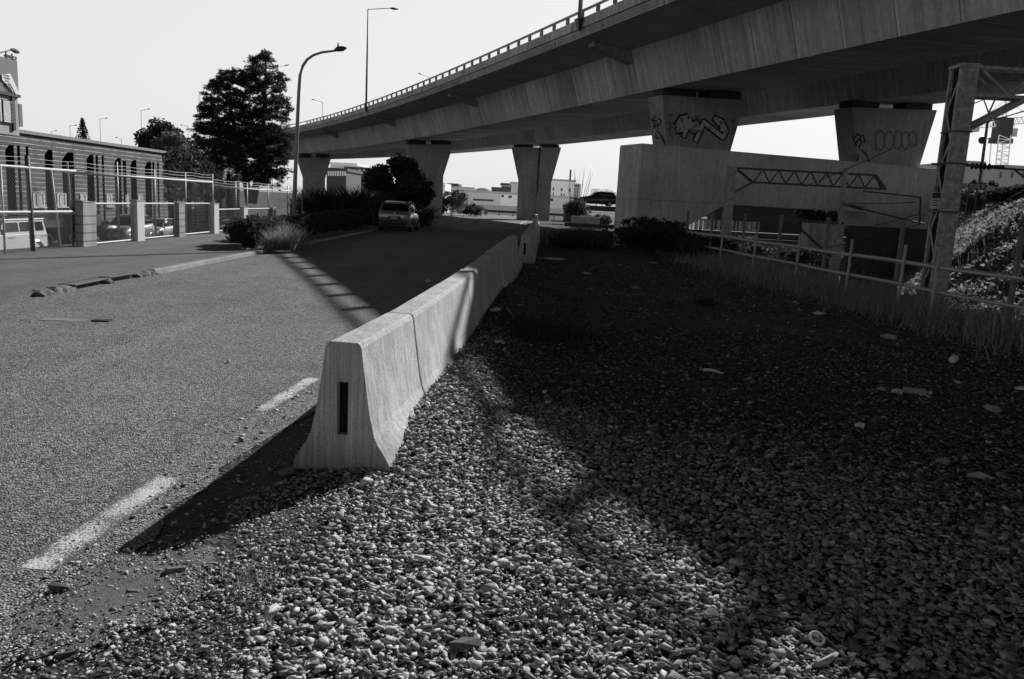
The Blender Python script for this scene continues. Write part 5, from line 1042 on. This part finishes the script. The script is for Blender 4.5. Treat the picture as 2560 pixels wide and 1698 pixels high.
def box_4x4(label, loc, rz, mat, roof, group=None, rack=False, ext=0.):
    E = lambda y: y - ext if y < -.55 else y
    t = thing("off_road_vehicle", label, "4x4", loc, rz, group); w = .88
    body = [(-2.25, .62), (-2.25, 1.22), (-2.2, 1.28), (.78, 1.28), (.86, 1.3), (1.95, 1.22), (2.08, 1.14), (2.1, .72), (1.95, .6), (-2.1, .55)]
    m = MB(); m.prism([(-w, E(y), z) for y, z in body], (2 * w, 0, 0)); m.build("body", mat, t, local=True, bevel=.03)
    cab = [(-2.2, 1.281), (-2.08, 1.93), (.36, 1.93), (.74, 1.281)]; m = MB(); m.loft([[(x * (w - .01), E(y), z) for y, z in ((-2.2, 1.281), (.74, 1.281))] + [(x * (w - .09), E(y), z) for y, z in ((.36, 1.93), (-2.08, 1.93))] for x in (-1, 1)]); m.build("cab", mat, t, local=True, bevel=.02)
    m = MB(); m.box((0, -.86 - ext / 2, 1.965), (1.66, 2.5 + ext, .07)); m.build("roof", roof, t, local=True, bevel=.03)
    for x in (-1, 1):
        for y0, y1, sl in ((-1.98 - ext, -1.3 - ext, .06), (-1.14 - ext, -.62 - ext * .3, .03), (-.48 - ext * .3, .42, -.12)):
            m = MB(); f = .012; zl, zh = 1.4, 1.84; xl, xh = w - .018, w - .075
            m.prism([(x * (xl + f), y0, zl), (x * (xl + f), y1 + (.0 if sl > 0 else .08), zl), (x * (xh + f), y1 + (sl if sl < 0 else 0), zh), (x * (xh + f), y0 + max(sl, 0), zh)], (-x * .02, 0, 0)); m.build("window", M_GLASS, t, local=True)
        for y in (-1.32 - ext, 1.38):
            wheel(t, x * (w - .12), y, .39, .24, roof if mat is not roof else M_RIM)
            m = MB(); pts = [(x * (w + .03), y + .5 * math.cos(a), .42 + .48 * math.sin(a)) for a in np.linspace(.1, PI - .1, 11)]; m.tube(pts, .055, 6); m.build("wheel_arch", roof, t, local=True)
        m = MB(); wheel_disc(m, x * .62, 0, 0, 0, 0) if False else m.ball((x * .6, 2.1, .98), (.1, .06, .1)); m.build("headlight", M_LAMP, t, smooth=True, local=True)
        m = MB(); m.box((x * (w + .13), .72, 1.42), (.16, .06, .24)); m.build("mirror", M_PLASTIC, t, local=True)
        m = MB()
        for y in (-1.9 - ext, -1.0 - ext, -.1): m.box((x * (w + .008), y, 1.12), (.02, .5, .02))
        m.build("trim_strip", M_PLASTIC, t, local=True)
    m = MB(); m.prism([(-.74, .41, 1.86), (.74, .41, 1.86), (.8, .74, 1.34), (-.8, .74, 1.34)], (0, .02, .012)); m.build("windscreen", M_GLASS, t, local=True)
    m = MB(); m.box((0, 2.2, .66), (1.74, .14, .16)); m.build("bumper", M_PLASTIC, t, local=True); m = MB(); m.box((0, -2.3 - ext, .62), (1.7, .1, .14)); m.build("bumper", M_PLASTIC, t, local=True)
    if rack:
        m = MB()
        for y in (-1.9, -1.3, -.7, -.1): m.box((0, y, 2.06), (1.5, .05, .04))
        for x in (-.72, .72): m.box((x, -1.0, 2.09), (.04, 2.1, .04)); [m.box((x, y, 2.03), (.04, .04, .08)) for y in (-1.8, -.2)]
        m.build("roof_rack", M_PLASTIC, t, local=True)
    return t
P_WHT = paint_mat("white_paint", .8, .35); P_BLK = paint_mat("black_paint", .012, .2)
ZL = -2.3
box_4x4("white boxy off-road vehicle behind the mesh gate at the left edge", (-24.9, 38.0, ZL), PI, P_WHT, P_WHT, None, True, .8)
box_4x4("black boxy off-road vehicle with pale wheel arches, behind the mesh gate", (-27.1, 46.1, ZL), 0, P_BLK, plain("arch_pale", .6, .5))
box_4x4("second black off-road vehicle, glimpsed between the two nearest pillars", (-27.1, 50.5, ZL), 0, P_BLK, plain("arch_pale", .6, .5))
road_car("silver sports utility car facing the road, seen between the two nearest pillars", (-26.3, 56.4, ZL), PI, paint_mat("silver_bright", .5, .25, .4), 4.5, 1.9, 1.85, "car", True)
road_car("pale car showing its nose right of the second pillar", (-26.6, 61.5, ZL), PI, paint_mat("pale_paint", .55, .3), 4.2, 1.75, 1.5)
road_car("shaded dark car behind the third mesh panel", (-26.5, 72.5, ZL), PI, paint_mat("dark_paint", .03, .2), 4.2, 1.75, 1.45)
# ================================================================ distant buildings, air haze put in as a faint glow
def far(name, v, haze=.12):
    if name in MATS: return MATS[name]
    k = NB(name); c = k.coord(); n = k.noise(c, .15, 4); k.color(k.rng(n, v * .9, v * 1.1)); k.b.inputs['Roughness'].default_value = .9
    k.b.inputs['Emission Color'].default_value = (haze, haze, haze, 1); k.b.inputs['Emission Strength'].default_value = 1.0; MATS[name] = k.m; return k.m  # even emission stands in for haze in the air
# ================================================================ street lamps
M_LPOLE = plain("lamp_pole", .34, .5, .3, var=.2); M_LHEAD = plain("lamp_head_dark", .06, .4)
def P37(u, v): return at(u, v, 37)
lp = thing("street_lamp", "tall curved street lamp rising from the shaded hedge, left of the overpass", "street lamp", tuple(P37(734, 560)))
pts = [P37(733, 600), P37(738, 450), P37(743, 320), P37(747, 230), P37(750, 190), P37(757, 165), P37(768, 149), P37(784, 138), P37(805, 131), P37(838, 127)]
m = MB(); m.tube(pts, [.12, .095, .085, .075, .07, .066, .06, .056, .052, .045], 12); m.build("pole", M_LPOLE, lp, smooth=True)
m = MB(); a, b = P37(836, 126), P37(867, 120); m.tube([a, a.lerp(b, .3) + Vector((0, 0, .03)), a.lerp(b, .7), b], [.05, .12, .11, .03], 8); m.build("lamp_head", M_LHEAD, lp, smooth=True)
m = MB(); c = P37(845, 119); m.tube([c, c + Vector((0, 0, .22))], [.05, .02], 6); m.build("photocell", M_LHEAD, lp)
def find_s(u, o, z):
    best = min(np.arange(-10, 100, .1), key=lambda s: abs(proj_u(bp(s, o, z)) - u)); return float(best)
def proj_v(P): q = P - CAMLOC; return 849 - CF * q.dot(_iy) / q.dot(_fw)
def proj_u(P): q = P - CAMLOC; return 1280 + CF * q.dot(_ix) / q.dot(_fw)
for u, H, arm, lb in ((915, 9.9, 1, "tall street lamp on the overpass parapet, its arm near the sky's middle top"), (1449, 10., 1, "street lamp post on the near overpass parapet, cut off by the photo's top edge")):
    s = find_s(u, -6.12, 9.9); b = bp(s, -6.12, 9.9); t_ = bth(s); t = thing("street_lamp", lb, "street lamp", tuple(b), 0, "street lamps on the overpass")
    if u < 1000: H = min(np.arange(5, 12, .05), key=lambda h: abs(proj_v(b + Vector((0, 0, h))) - 22))
    H = float(H); m = MB(); m.tube([b + Vector((0, 0, .1)), b + Vector((0, 0, H))], [.1, .055], 10); m.build("pole", M_LPOLE if u > 1000 else plain("pole_dark", .08, .5), t, smooth=True)
    m = MB(); m.loft([[(b.x + q * c_ * math.cos(t_) - q2 * .5 * math.sin(t_) * e, b.y + q * c_ * math.sin(t_) + q2 * .5 * math.cos(t_) * e, b.z + z) for c_, e in ((-1, -1), (1, -1), (1, 1), (-1, 1))] for z, q, q2 in ((-.42, .05, .12), (.06, .16, .42), (.12, .16, .42))]); m.build("base_bracket", M_LHEAD, t)
    top = b + Vector((0, 0, H)); av = Vector((math.cos(t_), math.sin(t_), 0)); m = MB(); m.tube([top - Vector((0, 0, .05)), top + av * 2.1 + Vector((0, 0, .35))], .035, 8); m.build("arm", M_LPOLE, t); m = MB(); e = top + av * 2.1 + Vector((0, 0, .36)); m.tube([e, e + av * .35, e + av * .8], [.06, .12, .04], 8); m.build("lamp_head", M_LHEAD, t)
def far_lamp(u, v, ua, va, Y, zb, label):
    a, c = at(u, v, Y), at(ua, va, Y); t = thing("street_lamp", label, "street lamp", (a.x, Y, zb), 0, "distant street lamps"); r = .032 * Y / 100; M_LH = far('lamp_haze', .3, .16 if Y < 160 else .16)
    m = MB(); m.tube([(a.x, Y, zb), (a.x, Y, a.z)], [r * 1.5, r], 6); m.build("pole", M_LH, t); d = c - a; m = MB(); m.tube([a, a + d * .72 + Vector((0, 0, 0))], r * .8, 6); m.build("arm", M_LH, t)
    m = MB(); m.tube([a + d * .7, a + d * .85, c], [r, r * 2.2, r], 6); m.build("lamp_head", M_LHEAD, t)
fls = [(127.6, 330, 142, 326, 210, "faintest far lamp, just right of the grey tower"), (174.6, 315, 192, 313, 190, "far lamp left of the tiny pine"), (249.4, 298, 269, 295, 170, "far lamp right of the tiny pine"), (352.6, 277, 375, 272, 140, "far lamp above the dark roofside tree"),
       (497.6, 238, 520, 235, 130, "far lamp at the conifer's left edge"), (470, 316, 451, 312, 190, "far lamp with its arm to the left, above the pale feathery tree"), (303.4, 348, 289, 343, 230, "very faint far lamp with left arm, low above the roof"), (681, 171, 723, 162, 95, "lamp arm poking out right of the conifer's top")]
for u, v, ua, va, Y, lb in fls: far_lamp(u, v, ua, va, Y, -2, lb)
far_lamp(806, 256, 779, 248, 190, -2, "far lamp above the overpass parapet, left of the tall parapet lamp"); far_lamp(1075, 195, 1045, 183, 150, -2, "far lamp head peeping over the overpass parapet, arm to the left")
# ================================================================ far guardrail and things at the road's end
grd = thing("guardrail", "dark corrugated guardrail closing the road's far end, white line before it", "guardrail", (0, 99, 0))
m = MB()
for dz, dy in ((0, 0), (.07, -.07), (.14, 0), (.21, -.07), (.28, 0)): pass
prof = [(0, .42), (-.07, .49), (0, .56), (-.07, .63), (0, .70)]
xsr = [(-4.2, 97.5), (2.4, 99.5), (8.0, 92)]
for i in range(2):
    a, b = xsr[i], xsr[i + 1]; r1 = [(a[0], a[1] + d, z) for d, z in prof] + [(a[0], a[1] + d + .02, z) for d, z in reversed(prof)]; r2 = [(b[0], b[1] + d, z) for d, z in prof] + [(b[0], b[1] + d + .02, z) for d, z in reversed(prof)]; m.loft([r1, r2])
m.build("beam", plain("guardrail_steel", .16, .5, .3), grd)
for i in range(8):
    f = i / 7; x = -4 + f * 11.6; y = np.interp(x, [-4.2, 2.4, 8], [97.7, 99.7, 92.2]); m = MB(); m.box((x, y + .1, .3), (.1, .12, .8)); m.build("post", M_MASTD, grd)
mk = thing("marker_post", "small pale marker post at the guardrail's left end", "post", (-3.9, 96.8, 0)); m = MB(); m.box((-3.9, 96.8, .5), (.45, .05, .6)); m.build("plate", plain("marker_grey", .3), mk); m = MB(); m.box((-3.9, 96.85, .1), (.08, .05, .6)); m.build("stem", M_MASTD, mk)
hb_ = thing("road_bridge_kerb", "pale low concrete wall piece left of the portal's foot, catching light", "wall", (5, 55, 0)); m = MB(); p = gd(1462, 572, 0); m.box((p.x, p.y, .45), (2.2, .4, .95)); m.build("wall_face", concrete("wall_pale", .6), hb_)
# car on the far bridge
road_car("dark car parked beyond the far rail, left of the portal", (10.4, 88, 1.84), PI / 2 + .05, paint_mat("dark_paint2", .02, .15), 4.4, 1.8, 1.5)
# ---- distant buildings, their haze painted in by emission
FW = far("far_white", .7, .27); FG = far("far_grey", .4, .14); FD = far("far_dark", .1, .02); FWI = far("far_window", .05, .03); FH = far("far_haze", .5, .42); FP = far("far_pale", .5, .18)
def Z4(x, y): return 1040 + x / 3.92, 320 + y / 3.92
def Z5(x, y): return 640 + x / 4.728, 240 + y / 4.728
def Z3(x, y): return 2300 + x / 3.2, 230 + y / 3.2
def far_box(label, f, x0, y0, x1, y1, Y, mat, wins=(), roof=None, depth=14, wmat=None, name="far_building", cat="building", extra=None):
    a, b = at(*f(x0, y0), Y), at(*f(x1, y1), Y); h0 = -3.0; t = thing(name, label, cat, ((a.x + b.x) / 2, Y, h0)); m = MB(); m.box(((a.x + b.x) / 2, Y + depth / 2, (a.z + h0) / 2), (abs(b.x - a.x), depth, a.z - h0)); m.build("wall", mat, t)
    if roof: m = MB(); m.box(((a.x + b.x) / 2, Y + depth / 2 - .1, a.z + .25), (abs(b.x - a.x) + .6, depth + .6, .5)); m.build("roof", roof, t)
    for (p0, q0, p1, q1) in wins:
        c, d = at(*f(p0, q0), Y), at(*f(p1, q1), Y); m = MB(); m.box(((c.x + d.x) / 2, Y - .03, (c.z + d.z) / 2), (abs(d.x - c.x), .1, abs(d.z - c.z))); m.build("window", wmat or FWI, t)
    if extra: extra(t, a, b)
    return t
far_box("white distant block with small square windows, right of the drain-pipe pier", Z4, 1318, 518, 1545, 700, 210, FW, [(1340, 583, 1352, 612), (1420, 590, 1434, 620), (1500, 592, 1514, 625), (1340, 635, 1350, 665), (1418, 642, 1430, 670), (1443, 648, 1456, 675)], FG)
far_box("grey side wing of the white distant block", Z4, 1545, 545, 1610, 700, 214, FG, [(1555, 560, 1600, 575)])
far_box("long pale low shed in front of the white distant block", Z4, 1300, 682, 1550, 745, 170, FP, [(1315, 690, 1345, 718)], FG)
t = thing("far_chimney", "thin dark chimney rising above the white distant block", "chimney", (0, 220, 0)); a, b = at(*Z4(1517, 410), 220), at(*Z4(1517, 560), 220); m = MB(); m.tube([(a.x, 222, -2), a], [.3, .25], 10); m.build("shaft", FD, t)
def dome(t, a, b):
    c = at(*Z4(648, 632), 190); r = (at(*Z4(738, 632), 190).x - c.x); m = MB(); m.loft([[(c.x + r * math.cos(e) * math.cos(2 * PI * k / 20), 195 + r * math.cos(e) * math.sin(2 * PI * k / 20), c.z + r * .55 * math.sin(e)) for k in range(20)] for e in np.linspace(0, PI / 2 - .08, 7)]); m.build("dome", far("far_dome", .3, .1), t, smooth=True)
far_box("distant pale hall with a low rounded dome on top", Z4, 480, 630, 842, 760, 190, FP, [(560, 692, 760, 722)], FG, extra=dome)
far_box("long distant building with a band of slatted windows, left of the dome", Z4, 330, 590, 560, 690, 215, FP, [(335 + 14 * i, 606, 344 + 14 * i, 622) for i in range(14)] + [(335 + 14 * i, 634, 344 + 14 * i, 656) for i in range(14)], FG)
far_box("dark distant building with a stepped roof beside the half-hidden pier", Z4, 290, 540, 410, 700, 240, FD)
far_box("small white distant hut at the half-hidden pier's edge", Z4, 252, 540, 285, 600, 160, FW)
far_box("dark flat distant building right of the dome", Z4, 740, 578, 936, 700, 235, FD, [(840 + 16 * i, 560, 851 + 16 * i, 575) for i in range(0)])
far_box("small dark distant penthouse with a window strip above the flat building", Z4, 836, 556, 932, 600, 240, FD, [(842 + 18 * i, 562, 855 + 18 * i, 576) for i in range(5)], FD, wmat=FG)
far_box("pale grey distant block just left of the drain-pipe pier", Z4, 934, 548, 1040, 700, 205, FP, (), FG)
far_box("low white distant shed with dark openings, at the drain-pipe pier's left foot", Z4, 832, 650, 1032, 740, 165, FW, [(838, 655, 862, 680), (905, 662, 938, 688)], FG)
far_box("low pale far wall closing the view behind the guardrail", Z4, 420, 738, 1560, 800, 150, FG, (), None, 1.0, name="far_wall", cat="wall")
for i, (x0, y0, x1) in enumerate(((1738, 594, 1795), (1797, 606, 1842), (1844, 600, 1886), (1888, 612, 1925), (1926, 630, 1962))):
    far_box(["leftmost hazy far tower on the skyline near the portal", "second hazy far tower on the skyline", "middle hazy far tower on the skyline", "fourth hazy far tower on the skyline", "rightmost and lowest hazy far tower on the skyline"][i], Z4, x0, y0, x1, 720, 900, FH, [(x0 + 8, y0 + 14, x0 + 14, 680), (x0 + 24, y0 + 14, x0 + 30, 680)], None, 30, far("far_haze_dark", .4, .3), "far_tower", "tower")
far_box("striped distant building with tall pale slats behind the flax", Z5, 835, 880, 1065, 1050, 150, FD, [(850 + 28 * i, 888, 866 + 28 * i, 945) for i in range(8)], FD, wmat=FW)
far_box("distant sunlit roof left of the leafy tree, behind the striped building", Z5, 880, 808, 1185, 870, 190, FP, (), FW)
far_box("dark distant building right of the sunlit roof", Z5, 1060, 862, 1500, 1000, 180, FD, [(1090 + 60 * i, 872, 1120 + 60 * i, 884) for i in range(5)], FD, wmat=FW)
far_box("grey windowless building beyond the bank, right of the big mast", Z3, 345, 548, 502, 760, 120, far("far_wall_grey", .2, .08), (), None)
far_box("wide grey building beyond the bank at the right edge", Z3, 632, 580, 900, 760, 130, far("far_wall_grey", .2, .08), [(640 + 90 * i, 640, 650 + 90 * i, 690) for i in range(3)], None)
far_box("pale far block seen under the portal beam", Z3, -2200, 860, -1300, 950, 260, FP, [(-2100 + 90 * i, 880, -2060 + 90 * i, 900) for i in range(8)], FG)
# direction sign on the bank
sg2 = thing("direction_sign", "dark arrow-ended direction sign reading Hamilton on the bank", "sign", tuple(at(2445, 470, 46))); Ys = 46
def q3(x, y): return at(*Z3(x, y), Ys)
m = MB(); m.prism([q3(392, 732), q3(535, 728), q3(560, 752), q3(535, 780), q3(392, 778)], (0, .06, 0)); m.build("sign_board", plain("sign_dark", .05, .5), sg2)
M_SW = plain("sign_letter", .75, .5)
m = MB(); a, b, c = q3(525, 735), q3(548, 754), q3(525, 775)
for p_, r_ in ((a, b), (b, c)): m.bar(p_ + Vector((0, -.03, 0)), r_ + Vector((0, -.03, 0)), .06, .02, (0, 1, 0))
m.build("chevron", M_SW, sg2)
for bd, y, sz in (("Motorway", 744, .13), ("Hamilton", 764, .16)): c = q3(438, y); text(bd, sz, M_SW, sg2, frame3((c.x, Ys - .02, c.z), (1, 0, .0), (0, 0, 1)))
c = q3(502, 752); m = MB(); m.box((c.x, Ys - .015, c.z), (.2, .02, .22)); m.build("motorway_symbol", plain("sign_grey", .3), sg2)
for x in (400, 470): m = MB(); a = q3(x, 775); m.tube([(a.x, Ys + .1, a.z - 2.5), (a.x, Ys + .1, a.z + .3)], .05); m.build("post", M_MASTD, sg2)
# street lamp on the bank's top
a, b, c = at(*Z3(480, 720), 60), at(*Z3(550, 170), 60), at(*Z3(420, 98), 60); t = thing("street_lamp", "thin leaning street lamp on the bank between the big mast and the crane", "street lamp", tuple(a)); m = MB(); m.tube([a - Vector((0, 0, 1.5)), b], [.13, .09], 8); m.build("pole", M_LHEAD, t)
m = MB(); m.tube([b, b.lerp(c, .4) + Vector((0, 0, .7)), c], .05, 6); m.build("arm", M_LHEAD, t); m = MB(); d = at(*Z3(600, 60), 60); m.tube([b, d], .06, 6); m.build("arm", M_LHEAD, t); m = MB(); e = at(*Z3(500, 385), 60); m.ball(e, .28); m.bar(e, e + Vector((.6, 0, .2)), .06); m.build("camera_globe", M_LHEAD, t)
# tower crane far behind
Yc = 210
def qc(x, y): return at(*Z3(x, y), Yc)
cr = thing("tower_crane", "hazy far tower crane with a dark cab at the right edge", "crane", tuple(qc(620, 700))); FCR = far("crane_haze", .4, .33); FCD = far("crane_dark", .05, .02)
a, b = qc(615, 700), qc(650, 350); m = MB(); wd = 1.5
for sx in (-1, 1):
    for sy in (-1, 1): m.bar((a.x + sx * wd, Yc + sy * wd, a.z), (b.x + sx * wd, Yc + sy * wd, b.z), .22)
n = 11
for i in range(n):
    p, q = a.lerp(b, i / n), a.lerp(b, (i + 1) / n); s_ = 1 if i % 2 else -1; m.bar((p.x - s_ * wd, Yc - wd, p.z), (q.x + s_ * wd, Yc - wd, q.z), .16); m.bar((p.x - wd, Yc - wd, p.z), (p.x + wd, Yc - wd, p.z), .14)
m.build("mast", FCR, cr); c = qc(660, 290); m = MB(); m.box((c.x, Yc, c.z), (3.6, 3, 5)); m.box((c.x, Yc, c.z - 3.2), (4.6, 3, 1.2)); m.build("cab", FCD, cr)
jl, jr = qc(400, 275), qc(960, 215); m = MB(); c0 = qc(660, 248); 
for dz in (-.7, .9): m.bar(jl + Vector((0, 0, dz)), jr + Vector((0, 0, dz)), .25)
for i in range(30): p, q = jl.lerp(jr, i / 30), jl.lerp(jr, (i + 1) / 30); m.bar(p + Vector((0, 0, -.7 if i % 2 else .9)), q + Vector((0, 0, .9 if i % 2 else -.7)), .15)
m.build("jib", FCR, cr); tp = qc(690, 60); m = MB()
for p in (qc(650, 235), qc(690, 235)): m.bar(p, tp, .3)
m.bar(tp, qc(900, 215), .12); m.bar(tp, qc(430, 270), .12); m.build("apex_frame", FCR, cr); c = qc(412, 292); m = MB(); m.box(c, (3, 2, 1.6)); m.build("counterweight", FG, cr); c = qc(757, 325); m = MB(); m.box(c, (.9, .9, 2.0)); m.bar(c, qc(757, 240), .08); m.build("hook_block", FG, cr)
